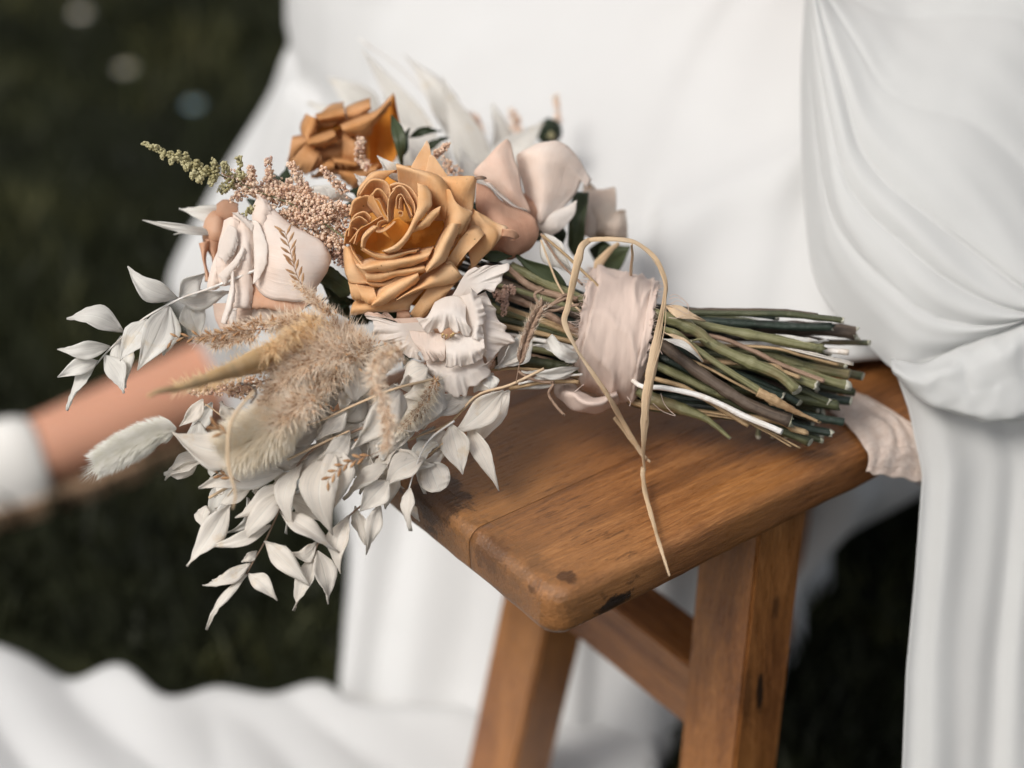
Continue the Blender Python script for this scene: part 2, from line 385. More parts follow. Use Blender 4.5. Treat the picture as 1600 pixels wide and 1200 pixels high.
# ================================================================== seated bride
def skinmesh(name, joints, edges, radii, mat, parent, sub=2, root=0):
    me = bpy.data.meshes.new(name); me.from_pydata(joints, edges, []); me.update()
    o = bpy.data.objects.new(name, me); COL.objects.link(o); me.materials.append(mat)
    if parent: o.parent = parent
    s = o.modifiers.new('skin', 'SKIN'); s.use_smooth_shade = True
    for i, r in enumerate(radii): me.skin_vertices[0].data[i].radius = (r, r) if isinstance(r, (int, float)) else r
    me.skin_vertices[0].data[root].use_root = True
    b = o.modifiers.new('sub', 'SUBSURF'); b.levels = sub; b.render_levels = sub; return o
bride = empty('person', (.3, 1.5, 0)); tag(bride, 'person in white dress and sheer veil seated behind the stool, one white shoe showing', 'person')
def W2B(p): return tuple(Vector(p) - Vector((.3, 1.5, 0)))
J = [(.33, 1.50, .58), (.33, 1.54, .75), (.33, 1.57, .95), (.33, 1.57, 1.08), (.33, 1.56, 1.16), (.33, 1.55, 1.26),   # pelvis .. head
     (.22, 1.52, .57), (-.02, 1.62, .50), (-.10, 1.84, .22), (-.205, 1.81, .088), (-.30, 1.755, .064), (-.40, 1.685, .052), (-.515, 1.612, .038),
     (.38, 1.62, .57), (.10, 1.80, .50), (.10, 1.98, .12), (.02, 1.95, .05), (-.08, 1.90, .035),
     (.14, 1.52, 1.04), (.10, 1.40, .82), (.28, 1.30, .68), (.52, 1.55, 1.04), (.60, 1.42, .82), (.44, 1.30, .68)]
E = [(0, 1), (1, 2), (2, 3), (3, 4), (4, 5), (0, 6), (6, 7), (7, 8), (8, 9), (9, 10), (10, 11), (11, 12), (0, 13), (13, 14), (14, 15), (15, 16), (16, 17), (3, 18), (18, 19), (19, 20), (3, 21), (21, 22), (22, 23)]
RR = [.13, .10, .11, .07, .05, .085, .085, .056, .049, .048, .046, .043, .037, .085, .06, .04, .04, .03, .045, .035, .03, .045, .035, .03]
skinmesh('body', [W2B(p) for p in J], E, RR, M['skin'], bride)

# dress: closed footprints stacked by height
def footprint(pts, h): return [(x, y, h if z is None else z) for x, y, z in [(p + (None,))[:3] for p in pts]]
LV = [
 # front-left ... counter-clockwise seen from above: front-left, front, front-right, right, back-right, back, back-left, left
 (.000, [(-.14, 1.33), (-.04, 1.26), (.08, 1.235), (.20, 1.29), (.27, 1.42), (.295, 1.62), (.28, 1.85), (.16, 2.05), (-.02, 2.02), (-.24, 1.88), (-.285, 1.715), (-.15, 1.56)]),
 (.090, [(-.13, 1.35), (-.03, 1.295), (.09, 1.295), (.21, 1.33), (.275, 1.43), (.30, 1.62), (.28, 1.85), (.16, 2.04), (-.02, 2.00), (-.25, 1.87), (-.30, 1.71), (-.15, 1.56)]),
 (.170, [(-.125, 1.39), (-.02, 1.35), (.10, 1.33), (.24, 1.36), (.37, 1.42), (.42, 1.62), (.40, 1.90), (.20, 2.08), (-.04, 2.02), (-.27, 1.86), (-.32, 1.70), (-.18, 1.54)]),
 (.215, [(-.135, 1.40), (-.02, 1.37), (.10, 1.35), (.23, 1.365), (.36, 1.43), (.42, 1.62), (.40, 1.88), (.20, 2.05), (-.08, 2.00), (-.28, 1.84), (-.325, 1.68), (-.22, 1.52)]),
 (.300, [(-.16, 1.41), (-.02, 1.38), (.10, 1.36), (.235, 1.37), (.40, 1.43), (.46, 1.62), (.42, 1.85), (.20, 1.98), (-.06, 1.94), (-.23, 1.82), (-.28, 1.68), (-.22, 1.53)]),
 (.400, [(-.15, 1.42), (-.02, 1.39), (.10, 1.37), (.24, 1.37), (.42, 1.43), (.48, 1.62), (.44, 1.82), (.20, 1.92), (-.04, 1.88), (-.17, 1.78), (-.225, 1.68), (-.20, 1.54)]),
 (.455, [(-.12, 1.43), (0, 1.40), (.11, 1.38), (.25, 1.37), (.43, 1.42), (.50, 1.60), (.46, 1.80), (.20, 1.88), (-.04, 1.84), (-.15, 1.76), (-.205, 1.67), (-.18, 1.55)]),
 (.470, [(-.09, 1.40), (.025, 1.235), (.125, 1.175), (.235, 1.135), (.40, 1.20), (.50, 1.55), (.46, 1.78), (.20, 1.86), (-.04, 1.82), (-.16, 1.75), (-.20, 1.67), (-.16, 1.55)]),
 (.505, [(-.08, 1.41), (.035, 1.25), (.135, 1.19), (.24, 1.155), (.41, 1.22), (.50, 1.55), (.46, 1.76), (.20, 1.84), (-.03, 1.80), (-.15, 1.74), (-.20, 1.66), (-.16, 1.55)]),
 (.560, [(-.04, 1.44), (.08, 1.34), (.17, 1.29), (.27, 1.26), (.42, 1.29), (.50, 1.54), (.46, 1.74), (.20, 1.80), (-.03, 1.76), (-.15, 1.71), (-.19, 1.64), (-.15, 1.55)]),
 (.610, [(.04, 1.47), (.13, 1.40), (.20, 1.37), (.29, 1.35), (.42, 1.37), (.49, 1.54), (.46, 1.70), (.22, 1.74), (.0, 1.72), (-.10, 1.68), (-.15, 1.62), (-.12, 1.54)]),
 (.660, [(.14, 1.47), (.19, 1.43), (.24, 1.41), (.31, 1.40), (.42, 1.41), (.48, 1.54), (.45, 1.68), (.26, 1.70), (.17, 1.68), (.13, 1.64), (.11, 1.58), (.12, 1.52)]),
 (.76, [(.22, 1.48), (.25, 1.45), (.28, 1.43), (.33, 1.42), (.41, 1.44), (.45, 1.54), (.42, 1.64), (.33, 1.66), (.26, 1.64), (.22, 1.61), (.20, 1.57), (.20, 1.52)]),
 (1.06, [(.20, 1.50), (.24, 1.46), (.28, 1.45), (.34, 1.45), (.43, 1.47), (.48, 1.56), (.44, 1.66), (.34, 1.68), (.25, 1.66), (.20, 1.63), (.18, 1.60), (.18, 1.54)]),
]
def q0(p): return (p.y - 1.255 - .35 * (p.x - .20)) if .10 < p.x < .5 else 9
def dress():
    nc, nr = 260, 120
    rr = np.stack([catmull([(x, y, h) for x, y in pts], nc, True) for h, pts in LV])
    g = np.stack([catmull(rr[:, j], nr) for j in range(nc)], 1)
    # keep the rows from overshooting in height
    V = []
    for i in range(nr):
        c = g[i].mean(0)
        for j in range(nc):
            p = Vector(g[i, j]); d = Vector((p.x - c[0], p.y - c[1], 0)).normalized(); h = p.z
            a = j / nc * 2 * math.pi; amp = .010 * max(0, min(1, (.60 - h) / .45)) + .003
            f = math.sin(a * 23 + 2.2 * noise.noise(Vector((a * 2, h * 3, 0)))) * .55 + math.sin(a * 11 + 1.3 + h * 2) * .6 + .8 * noise.noise(Vector((p.x * 6, p.y * 6, p.z * 2)))
            q = p + d * f * amp + Vector(noise.noise_vector(p * 5)) * .009 + Vector((0, -.3, 1)) * .011 * math.exp(-((q0(p)) / .022) ** 2) * max(0, min(1, (h - .44) / .03))
            q.z = max(q.z, .004); V.append(q)
    o = mesh('dress', [Vector(W2B(v)) for v in V], grid_faces(nr, nc, True), M['dress'], bride, True, None, .0015)
    return o
dr = dress()
# train lying on the grass, bottom left
def train():
    N1, N2 = 90, 60; V = []
    top = catmull([(-260, 960), (-60, 985), (40, 1010), (110, 1045), (190, 1030), (260, 1078), (340, 1062), (420, 1070), (500, 1055), (560, 1085), (700, 1100), (860, 1110), (1020, 1120)], N1)
    for i in range(N2):
        t = i / (N2 - 1)
        for j in range(N1):
            px, py = top[j]; b = G(px, py, .02); b2 = G(px * 1.02 + 10, py + 420, .01)
            q = b.lerp(b2, t); e = min(1, t * 7); edge = math.sin(e * math.pi / 2)
            z = .006 + edge * (.030 + .012 * noise.noise(Vector((q.x * 7, q.y * 7, 2))) + .014 * abs(noise.noise(Vector((q.x * 11 + q.y * 7, q.y * 4, 7)))))
            q = Vector((q.x, q.y, z)); V.append(W2B(q))
    tag(mesh('train', V, grid_faces(N2, N1), M['dress'], dr, True, None, .0015), 'folds of the white train spread on the grass')
train()
# shoe on the foot that shows
def shoe():
    rings = []
    path = [(-.475, 1.636), (-.49, 1.627), (-.51, 1.615), (-.535, 1.60), (-.56, 1.585), (-.585, 1.57)]
    w = [.044, .047, .046, .043, .034, .014]; hh = [.070, .076, .075, .066, .050, .026]; rows = []
    for (x, y), a, h in zip(path, w, hh):
        d = Vector((-.86, -.5, 0)); s = Vector((-d.y, d.x, 0)) * -1
        row = []
        for k in range(9):
            th = math.pi * k / 8; row.append(W2B(Vector((x, y, .012)) + s * (math.cos(th) * a) + Vector((0, 0, math.sin(th) * h))))
        rows.append(row)
    o = loft('shoe', rows, 20, 24, M['shoe'], bride, .002)
    # heel counter with an ankle strap, and the sole
    so = [(-.20, 1.81), (-.28, 1.77), (-.36, 1.722), (-.44, 1.66), (-.54, 1.596), (-.615, 1.552)]; sw = [.034, .042, .046, .054, .050, .015]
    V = []; 
    for z in (.001, .024):
        for (x, y), a in zip(so, sw):
            s = Vector((.5, -.86, 0)); V += [W2B(Vector((x, y, z)) + s * a), W2B(Vector((x, y, z)) - s * a)]
    n = 6; F = [(2 * i, 2 * i + 1, 2 * i + 3, 2 * i + 2) for i in range(n - 1)] + [(12 + 2 * i, 12 + 2 * i + 2, 12 + 2 * i + 3, 12 + 2 * i + 1) for i in range(n - 1)]
    F += [(2 * i, 2 * i + 2, 14 + 2 * i, 12 + 2 * i) for i in range(n - 1)] + [(2 * i + 1, 13 + 2 * i, 15 + 2 * i, 2 * i + 3) for i in range(n - 1)] + [(0, 12, 13, 1), (10, 11, 23, 22)]
    mesh('sole', V, F, M['sole'], o, False)
shoe()

# ================================================================== veil on the right
def veil():
    def R3(px, py, z): return Vector(W2B(P(px, py, z)))
    # swag: rows run from the shoulder side (top) round the left edge to the gathered lower hem
    V = []; nr, nc = 90, 130
    L = catmull([(1262, -60, 1.36), (1252, 120, 1.345), (1256, 300, 1.325), (1272, 430, 1.305), (1312, 500, 1.29), (1360, 545, 1.275), (1400, 578, 1.265), (1440, 570, 1.26), (1520, 540, 1.255), (1620, 490, 1.26), (1760, 420, 1.30)], nr)
    T = catmull([(1262, -60, 1.36), (1330, -60, 1.36), (1400, -60, 1.36), (1450, -60, 1.36), (1500, -60, 1.355), (1560, -60, 1.35), (1640, -40, 1.345), (1740, 60, 1.34), (1790, 200, 1.335), (1800, 320, 1.33), (1800, 400, 1.32)], nr)
    for i in range(nr):
        a = L[i]; b = T[i]; s = i / (nr - 1)
        for j in range(nc):
            t = j / (nc - 1); bow = math.sin(t * math.pi)
            px = a[0] * (1 - t) + b[0] * t - bow * 55 * s; py = a[1] * (1 - t) + b[1] * t + bow * 70 * s
            z = a[2] * (1 - t) + b[2] * t - .05 * bow
            f = (1 - 2 * abs(math.sin(t * 19 + 2.6 * noise.noise(Vector((s * 2.0, t * 3, 1))))) ** .6) * .7 + math.sin(t * 13 + 1 + s * 2.5) * .6 + .9 * noise.noise(Vector((s * 3, t * 16 + s * 3, 4)))
            z += f * .0045 * min(1, t * 5 + .15) * (.35 + .65 * s)
            V.append(R3(px, py, z))
    vo = mesh('veil', V, grid_faces(nr, nc), M['veil'], bride, True, None, .0008)
    # rolled hem of the swag and the second gathered loop below it
    rows = [[(1392, 560, 1.262), (1440, 568, 1.252), (1520, 530, 1.25), (1620, 480, 1.255), (1760, 410, 1.29)],
            [(1392, 574, 1.250), (1440, 592, 1.238), (1520, 566, 1.236), (1620, 520, 1.24), (1760, 450, 1.28)],
            [(1396, 582, 1.252), (1445, 616, 1.240), (1530, 606, 1.234), (1620, 575, 1.24), (1760, 520, 1.28)],
            [(1400, 586, 1.262), (1450, 632, 1.246), (1530, 650, 1.236), (1620, 645, 1.24), (1760, 600, 1.28)],
            [(1405, 588, 1.270), (1450, 626, 1.262), (1530, 652, 1.256), (1620, 652, 1.26), (1760, 610, 1.29)]]
    loft('swag', rows, 40, 60, M['veil'], vo, .0008, .002, 3, R3)
    # hanging panel with vertical folds
    V = []; nr, nc = 60, 150
    for i in range(nr):
        t = i / (nr - 1); py = 560 + t * 900
        xl = np.interp(py, [560, 640, 740, 760, 900, 1050, 1200, 1500], [1392, 1420, 1441, 1440, 1430, 1416, 1410, 1400])
        for j in range(nc):
            s = j / (nc - 1); px = xl + s * 420
            zz = 1.262 + .02 * s; ph = s * 42 + 1.6 * noise.noise(Vector((s * 4, t * 1.2, 5)))
            f = math.sin(ph) * .5 + math.sin(ph * .43 + 2) * .7
            V.append(R3(px, py - 40 * s, zz - .03 * t * 0 + (f * .8 + 1.0 * noise.noise(Vector((s * 9, t * 2.2, 3)))) * .0038 * (.35 + .65 * min(1, t * 3))))
    loft_o = mesh('veil_panel', V, grid_faces(nr, nc), M['veil'], vo, True, None, .0008)
veil()
def veil_back():
    V = []; nr, nc = 60, 110
    for i in range(nr):
        t = i / (nr - 1); py = -90 + t * 760
        for j in range(nc):
            s = j / (nc - 1); px = 1400 + s * 470 + 130 * t
            f = math.sin(s * 30 + 2.5 * noise.noise(Vector((s * 3, t * 1.5, 8)))) * .5 + math.sin(s * 11 + 2 + t) * .7
            V.append(Vector(W2B(P(px, py, 1.392 - .06 * t + .005 * f))))
    mesh('veil_panel', V, grid_faces(nr, nc), M['veil'], bpy.data.objects['veil'], True, None, .0008)
veil_back()
# ================================================================== bouquet: materials
def petalmat(name, a, b, tr=.22, vein=.25, spec=.25, speck=0., rough=.55, edge=None):
    m, n, bs, out = newmat(name); co = coord(n); uv = coord(n, 'UV'); oi = n.nodes.new('ShaderNodeObjectInfo')
    x, y, z = sep(n, uv)
    c = mix(n, smooth(n, nz(n, co, 45, 4, .6), .3, .7), a, b)
    c = mix(n, mth(n, 'MULTIPLY', oi.outputs['Random'], .35), c, tuple(k * .8 for k in a))
    vn = nz(n, uv, 1, 3, .6, .1, (38, 2.0, 1)); c = mix(n, smooth(n, vn, .5, .75, 0, vein), c, tuple(k * .72 for k in b))
    if edge:
        ed = mth(n, 'MAXIMUM', smooth(n, y, .80, 1.0), smooth(n, y, .18, .0)); w = mth(n, 'MULTIPLY', ed, smooth(n, nz(n, co, 160, 3, .6), .3, .6, .2, 1.))
        c = mix(n, w, c, edge)
    if speck:
        s = nz(n, co, 420, 2, .5); c = mix(n, mth(n, 'MULTIPLY', smooth(n, s, .70, .76, 0, speck), smooth(n, nz(n, co, 60, 2), .5, .6)), c, (.16, .06, .02))
    n.links.new(c, bs.inputs['Base Color']); bs.inputs['Roughness'].default_value = rough; bs.inputs['Specular IOR Level'].default_value = spec
    h = mth(n, 'ADD', vn, mth(n, 'MULTIPLY', nz(n, co, 220, 3, .6), .7)); bump(n, h, .5, .0009, bs)
    translucent(n, bs, out, c, tr); return m
M['car'] = petalmat('caramel_petal', (.86, .50, .225), (.93, .65, .385), .28, .3, .25, .8, edge=(.95, .72, .50))
M['card'] = petalmat('caramel_petal_inner', (.74, .30, .045), (.80, .37, .08), .25, .25, .25, .3)
M['car2'] = petalmat('rust_petal', (.62, .29, .10), (.74, .42, .21), .2, .3, .25, .3)
M['blush'] = petalmat('blush_petal', (.90, .76, .66), (.93, .84, .77), .3, .18)
M['peach'] = petalmat('peach_petal', (.74, .42, .26), (.78, .52, .37), .3, .25)
M['mauve'] = petalmat('mauve_petal', (.60, .33, .22), (.70, .44, .31), .25, .3)
M['mauve2'] = petalmat('dusty_petal', (.84, .63, .51), (.90, .74, .63), .3, .35)
M['cream'] = petalmat('white_petal', (.92, .84, .77), (.95, .90, .85), .40, .12)
M['beige'] = petalmat('faded_petal', (.74, .60, .50), (.80, .70, .60), .25, .3, edge=(.28, .15, .05))
def leafmat(name, a, b, tr=.3, rough=.5):
    m, n, bs, out = newmat(name); co = coord(n); uv = coord(n, 'UV'); oi = n.nodes.new('ShaderNodeObjectInfo'); x, y, z = sep(n, uv)
    c = mix(n, smooth(n, nz(n, co, 30, 4, .6), .3, .7), a, b); c = mix(n, mth(n, 'MULTIPLY', oi.outputs['Random'], .4), c, tuple(k * .78 for k in a))
    st = nz(n, uv, 1, 3, .6, .05, (26, 1.2, 1)); mid = smooth(n, mth(n, 'ABSOLUTE', mth(n, 'SUBTRACT', x, .5)), .0, .035, 1, 0)
    c = mix(n, smooth(n, st, .48, .64, 0, .5), c, tuple(k * .68 for k in b)); c = mix(n, mth(n, 'MULTIPLY', mid, .45), c, tuple(min(1, k * 1.12) for k in b))
    c = mix(n, smooth(n, nz(n, co, 60, 5, .7), .56, .70, 0, .45), c, tuple(k * f for k, f in zip(a, (.8, .68, .5))))
    n.links.new(c, bs.inputs['Base Color']); bs.inputs['Roughness'].default_value = rough; bs.inputs['Specular IOR Level'].default_value = .3
    h = mth(n, 'ADD', st, mth(n, 'MULTIPLY', mid, -.8)); bump(n, h, .4, .0005, bs)
    translucent(n, bs, out, c, tr); return m
M['ruscus'] = leafmat('bleached_leaf', (.90, .84, .76), (.94, .905, .845), .45)
M['ruscusw'] = leafmat('bleached_leaf_white', (.86, .84, .79), (.91, .89, .85), .45)
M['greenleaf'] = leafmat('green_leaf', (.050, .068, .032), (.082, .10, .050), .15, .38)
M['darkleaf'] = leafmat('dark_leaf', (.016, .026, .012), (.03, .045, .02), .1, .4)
M['straw'] = plain('straw', (.62, .46, .30), .6, .25, .2, 120); M['raffia'] = leafmat('raffia', (.70, .50, .30), (.80, .63, .44), .2, .55)
def stemmat(name, a, b, rough=.42, d=(.03, .04, .02)):
    m, n, bs, out = newmat(name); co = coord(n); uv = coord(n, 'UV')
    st = nz(n, uv, 1, 4, .65, .2, (14, 3, 1)); c = mix(n, smooth(n, st, .35, .65), a, b)
    c = mix(n, smooth(n, nz(n, co, 55, 5, .7), .50, .68, 0, .65), c, d); c = mix(n, smooth(n, nz(n, co, 26, 3, .6), .55, .68, 0, .45), c, (.20, .12, .06) if rough < .5 else d); n.links.new(c, bs.inputs['Base Color'])
    bs.inputs['Roughness'].default_value = rough; bump(n, mth(n, 'ADD', st, nz(n, co, 300, 3)), .7, .0009, bs); return m
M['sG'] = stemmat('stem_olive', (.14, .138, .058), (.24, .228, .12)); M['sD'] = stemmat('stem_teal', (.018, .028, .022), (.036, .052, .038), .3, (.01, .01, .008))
M['sM'] = stemmat('stem_moss', (.046, .054, .026), (.085, .09, .042)); M['sB'] = stemmat('stem_brown', (.075, .052, .036), (.13, .095, .07), .6, (.03, .02, .014))
M['sT'] = stemmat('stem_tan', (.36, .24, .12), (.52, .37, .21), .6, (.2, .11, .05)); M['sW'] = stemmat('stem_white', (.76, .73, .68), (.84, .82, .79), .5, (.6, .5, .4))
M['sP'] = stemmat('stem_pinkbrown', (.26, .165, .11), (.40, .27, .19), .6, (.14, .08, .05))
M['cut'] = stemmat('stem_cut', (.50, .47, .36), (.66, .64, .54), .8, (.30, .30, .18))

bouquet = empty('bouquet', P(800, 520, 1.22)); tag(bouquet, 'tied bouquet of caramel and blush roses, bleached leaves and dried grasses on the stool', 'bouquet')
bpy.context.view_layer.update()
BO = bouquet.location.copy()
def Bq(px, py, z): return P(px, py, z) - BO
class CR:           # a crop of the photograph: local coordinates to photograph coordinates
    def __init__(s, ox, oy, k): s.o = (ox, oy); s.k = k
    def __call__(s, x, y): return s.o[0] + x / s.k, s.o[1] + y / s.k
def to3(px, py, z): return Bq(px, py, z)
SEED = [0]
def pts3(cr, pts, z, off=0):
    out = []
    for p in pts:
        x, y = cr(p[0], p[1]); o = p[2] if len(p) > 2 else off
        out.append((x, y, z - o / 1000))
    return out
def band(name, cr, A, B, z, oa, ob, bulge, mat, parent, ta=None, tb=None, nr=14, nc=22, ruf=0, wave=0, jit=.0007, th=.00032, label=None):
    """petal between the curve A and the curve B; both ends tucked back into the flower"""
    SEED[0] += 1
    a = np.array(arc_resample(pts3(cr, A, z, oa), 9)); b = np.array(arc_resample(pts3(cr, B, z, ob), 9))
    m = (a + b) / 2; m[:, 2] -= bulge / 1000
    q1 = a * .8 + b * .2; q1[:, 2] = a[:, 2] * .8 + b[:, 2] * .2 - bulge * .75 / 1000
    q2 = a * .2 + b * .8; q2[:, 2] = a[:, 2] * .2 + b[:, 2] * .8 - bulge * .75 / 1000
    rows = [a, q1, m, q2, b]
    d = (b - a)[:, :2]; L = np.maximum(1e-6, np.linalg.norm(d, axis=1))[:, None]; u = d / L
    if ta is not None:
        r = a.copy(); r[:, :2] += u * ta[0]; r[:, 2] += ta[1] / 1000; rows = [r] + rows
    if tb is not None:
        r = b.copy(); r[:, :2] -= u * tb[0]; r[:, 2] += tb[1] / 1000; rows = rows + [r]
    s = SEED[0]
    def fn(v, t, c):
        if ruf:
            e = max(0, (t - .45) / .55) ** 1.5
            w = Vector(noise.noise_vector(Vector((c * 9 + s, t * 2, s * .7)))) * ruf * e + Vector(noise.noise_vector(Vector((c * 30 + s, t * 3, 3)))) * ruf * .28 * e ** 2 + Vector(noise.noise_vector(Vector((c * 85 + s, t * 2, 6)))) * ruf * .26 * e ** 4
            v = v + w
            if wave: v = v + (FW * math.sin(c * wave + s + 2 * noise.noise(Vector((c * 3, s, 0)))) * .0021 + UPV * math.cos(c * wave * 1.3 + s) * .0007) * max(0, (t - .25) / .75) ** 1.3
        return v
    o = loft(name, rows, nr, nc, mat, parent, th, jit, s, to3, fn=fn)
    if label: tag(o, label)
    return o
def sheet(name, cr, rows, z, mat, parent, nr=16, nc=20, jit=.0009, th=.00032, ruf=0, wave=0):
    SEED[0] += 1; s = SEED[0]
    def fn(v, t, c):
        if ruf:
            e = max(0, (t - .5) / .5); v = v + Vector(noise.noise_vector(Vector((c * 12 + s, t * 2, s * .7)))) * ruf * e
            if wave: v = v + FW * (math.sin(c * wave + s + 2 * noise.noise(Vector((c * 3, s, 0)))) * .0016 + math.sin(c * wave * 2.7 + s) * .0006) * e ** 1.2
        return v
    return loft(name, [pts3(cr, r, z) for r in rows], nr, nc, mat, parent, th, jit, s, to3, fn=fn)
def blob(name, cr, x, y, rx, ry, z, mat, parent, rz=.02, seed=0):
    px, py = cr(x, y); c = Bq(px, py, z); k = z / FPX
    bm = bmesh.new(); bmesh.ops.create_icosphere(bm, subdivisions=3, radius=1)
    for v in bm.verts:
        d = v.co.copy(); f = 1 + .15 * noise.noise(d * 2.2 + Vector((seed, 0, 0)))
        v.co = c + (RT * d.x * rx / cr.k * k + UPV * d.y * ry / cr.k * k + FW * d.z * rz) * f
    me = bpy.data.meshes.new(name); bm.to_mesh(me); bm.free(); return link(name, me, mat, parent)
ID = CR(0, 0, 1)

# ------------------------------------------------------------------ main caramel rose
q6 = CR(520, 210, 4); Z1 = 1.195
rose = blob('rose', q6, 465, 640, 360, 430, Z1 + .047, M['card'], bouquet, .028, 1)
tag(rose, 'large open caramel rose with rolled petal edges, front centre')
T1 = (-9, 14)
def rp(A, B, oa, ob, bulge, mat='car', ta=T1, tb=(3, 4), **k): k.setdefault('ruf', .0012); return band('petal', q6, A, B, Z1, oa, ob, bulge, M[mat], rose, ta, tb, **k)
# outer petals, back to front
sheet('petal', q6, [[(440, 360), (560, 380), (660, 360)], [(470, 250), (570, 260), (640, 240)], [(520, 150), (590, 150), (622, 150)], [(572, 60), (586, 42), (606, 70)]], Z1 + .014, M['car'], rose)
sheet('petal', q6, [[(560, 380), (660, 390), (760, 400)], [(585, 240), (660, 270), (730, 280)], [(596, 165), (640, 165), (690, 215)], [(606, 132), (622, 130), (645, 150)]], Z1 + .009, M['car'], rose)
sheet('petal', q6, [[(640, 420, -4), (700, 500, -6), (800, 560, -8)], [(645, 330, 2), (760, 400, 4), (860, 500, 0)], [(660, 270, 4), (800, 320, 8), (880, 420, 2)], [(700, 262, 2), (870, 262, 5), (893, 330, 0)], [(780, 262, 0), (893, 262, 3), (900, 280, -2)]], Z1 + .002, M['car'], rose)
sheet('petal', q6, [[(885, 268, 4), (900, 285, 4)], [(915, 258, 6), (925, 282, 6)], [(940, 256, 6), (945, 280, 5)], [(962, 262, 3), (966, 272, 3)]], Z1, M['sP'], rose, 8, 6)
sheet('petal', q6, [[(700, 760, -8), (760, 700, -8), (800, 620, -6)], [(800, 640, -2), (850, 560, 0), (860, 470, -2)], [(850, 760, 2), (950, 620, 6), (900, 480, 2)], [(870, 840, 0), (1020, 640, 5), (930, 500, 0)], [(840, 880, -3), (1085, 600, 2), (1040, 570, -2)]], Z1 + .004, M['car'], rose, 18, 24)
sheet('petal', q6, [[(1060, 590, 3), (1050, 640, 2)], [(1100, 592, 8), (1090, 640, 4)], [(1140, 600, 8), (1130, 650, 5)], [(1172, 630, 4), (1140, 665, 2)], [(1160, 650, -1), (1110, 665, 0)]], Z1 + .001, M['peach'], rose, 10, 8)
sheet('petal', q6, [[(300, 330, -4), (220, 360, -4), (160, 420, -4)], [(330, 270, 0), (230, 290, 2), (150, 370, 0)], [(395, 225, 0), (260, 240, 2), (170, 320, -2)], [(400, 245, -6), (250, 236, -4), (165, 350, -8)]], Z1 + .004, M['car'], rose)
# left side, outer
sheet('petal', q6, [[(110, 690, 4), (180, 830, 4), (240, 935, 2)], [(90, 700, 7), (140, 850, 8), (200, 935, 5)], [(72, 700, 4), (90, 850, 6), (120, 930, 4)], [(66, 720, -4), (75, 850, -2), (96, 925, -2)]], Z1, M['car'], rose)
rp([(96, 930), (150, 935), (160, 945)], [(120, 1030), (150, 1040), (195, 1035)], 2, 2, 4)
sheet('petal', q6, [[(200, 980, -6), (400, 960, -6), (590, 930, -6)], [(130, 1050, 0), (330, 1020, 2), (580, 960, 0)], [(115, 1090, 3), (300, 1080, 5), (500, 1050, 3)], [(108, 1132, 0), (300, 1110, 2), (478, 1104, 0)]], Z1 + .004, M['car'], rose)
rp([(600, 950), (700, 935), (775, 925)], [(478, 1125), (560, 1150), (700, 1010)], 0, -4, 6, nr=18)
rp([(395, 1032), (560, 925), (700, 805), (735, 800)], [(398, 1036), (570, 965), (740, 935), (812, 895)], 8, 6, 7, nr=18, nc=30)
rp([(700, 800), (730, 790), (755, 815)], [(745, 845), (790, 880), (812, 895)], 9, 5, 3)
rp([(245, 1060), (330, 960), (440, 900), (535, 860)], [(240, 1085), (320, 1060), (440, 990), (545, 905)], 11, 8, 6, nr=16, nc=28)
rp([(150, 940), (190, 950), (260, 960)], [(190, 1035), (230, 1065), (290, 1060)], 6, 7, 4)
# rolled rows
rp([(200, 925), (320, 925), (420, 880), (480, 900)], [(240, 950), (320, 950), (420, 930), (470, 915)], 6, 4, 2)
rp([(200, 862), (320, 862), (440, 838), (575, 815)], [(215, 922), (310, 918), (420, 890), (580, 860)], 12, 9, 5, nc=28)
rp([(130, 770), (180, 800), (210, 840)], [(165, 850), (195, 880), (215, 920)], 6, 5, 3)
rp([(165, 830), (300, 785), (460, 765), (620, 725)], [(218, 858), (330, 858), (480, 825), (585, 785)], 17, 13, 6, nr=16, nc=30)
rp([(110, 700), (140, 740), (170, 790)], [(150, 790), (180, 825), (215, 855)], 11, 10, 4)
rp([(180, 705), (280, 755), (400, 745), (535, 722)], [(185, 722), (280, 780), (350, 782), (520, 738)], 20, 16, 3, nc=28, ta=(-6, 20))
# right side big rolled petals
rp([(845, 592), (900, 592), (942, 632)], [(700, 800), (740, 820), (772, 818)], 7, 5, 6, nr=20)
rp([(800, 555), (850, 520), (850, 560)], [(770, 640), (820, 640), (835, 600)], 9, 5, 3)
sheet('petal', q6, [[(640, 420, 0), (700, 560, -4), (640, 700, -6)], [(720, 340, 12), (730, 480, 12), (720, 620, 8)], [(770, 420, 16), (790, 510, 18), (730, 620, 16)], [(820, 460, 14), (850, 520, 16), (790, 620, 14)], [(845, 470, 10), (872, 498, 12), (800, 570, 8)]], Z1, M['car'], rose, 18, 20)
rp([(735, 555), (690, 640), (640, 740), (580, 850)], [(800, 560), (760, 660), (700, 790), (592, 862)], 19, 15, 6, nr=16, nc=30, ta=(-6, 22))
# top large petal
sheet('petal', q6, [[(410, 330, -4), (500, 420, -6), (620, 520, -8), (700, 600, -10)], [(400, 240, 8), (500, 290, 8), (620, 400, 8), (712, 520, 6)], [(395, 200, 12), (520, 235, 15), (650, 310, 15), (720, 430, 10)], [(395, 183, 8), (540, 222, 11), (660, 270, 11), (722, 340, 8)], [(420, 190, -4), (560, 235, -2), (680, 290, -2), (730, 350, -4)]], Z1, M['car'], rose, 20, 28)
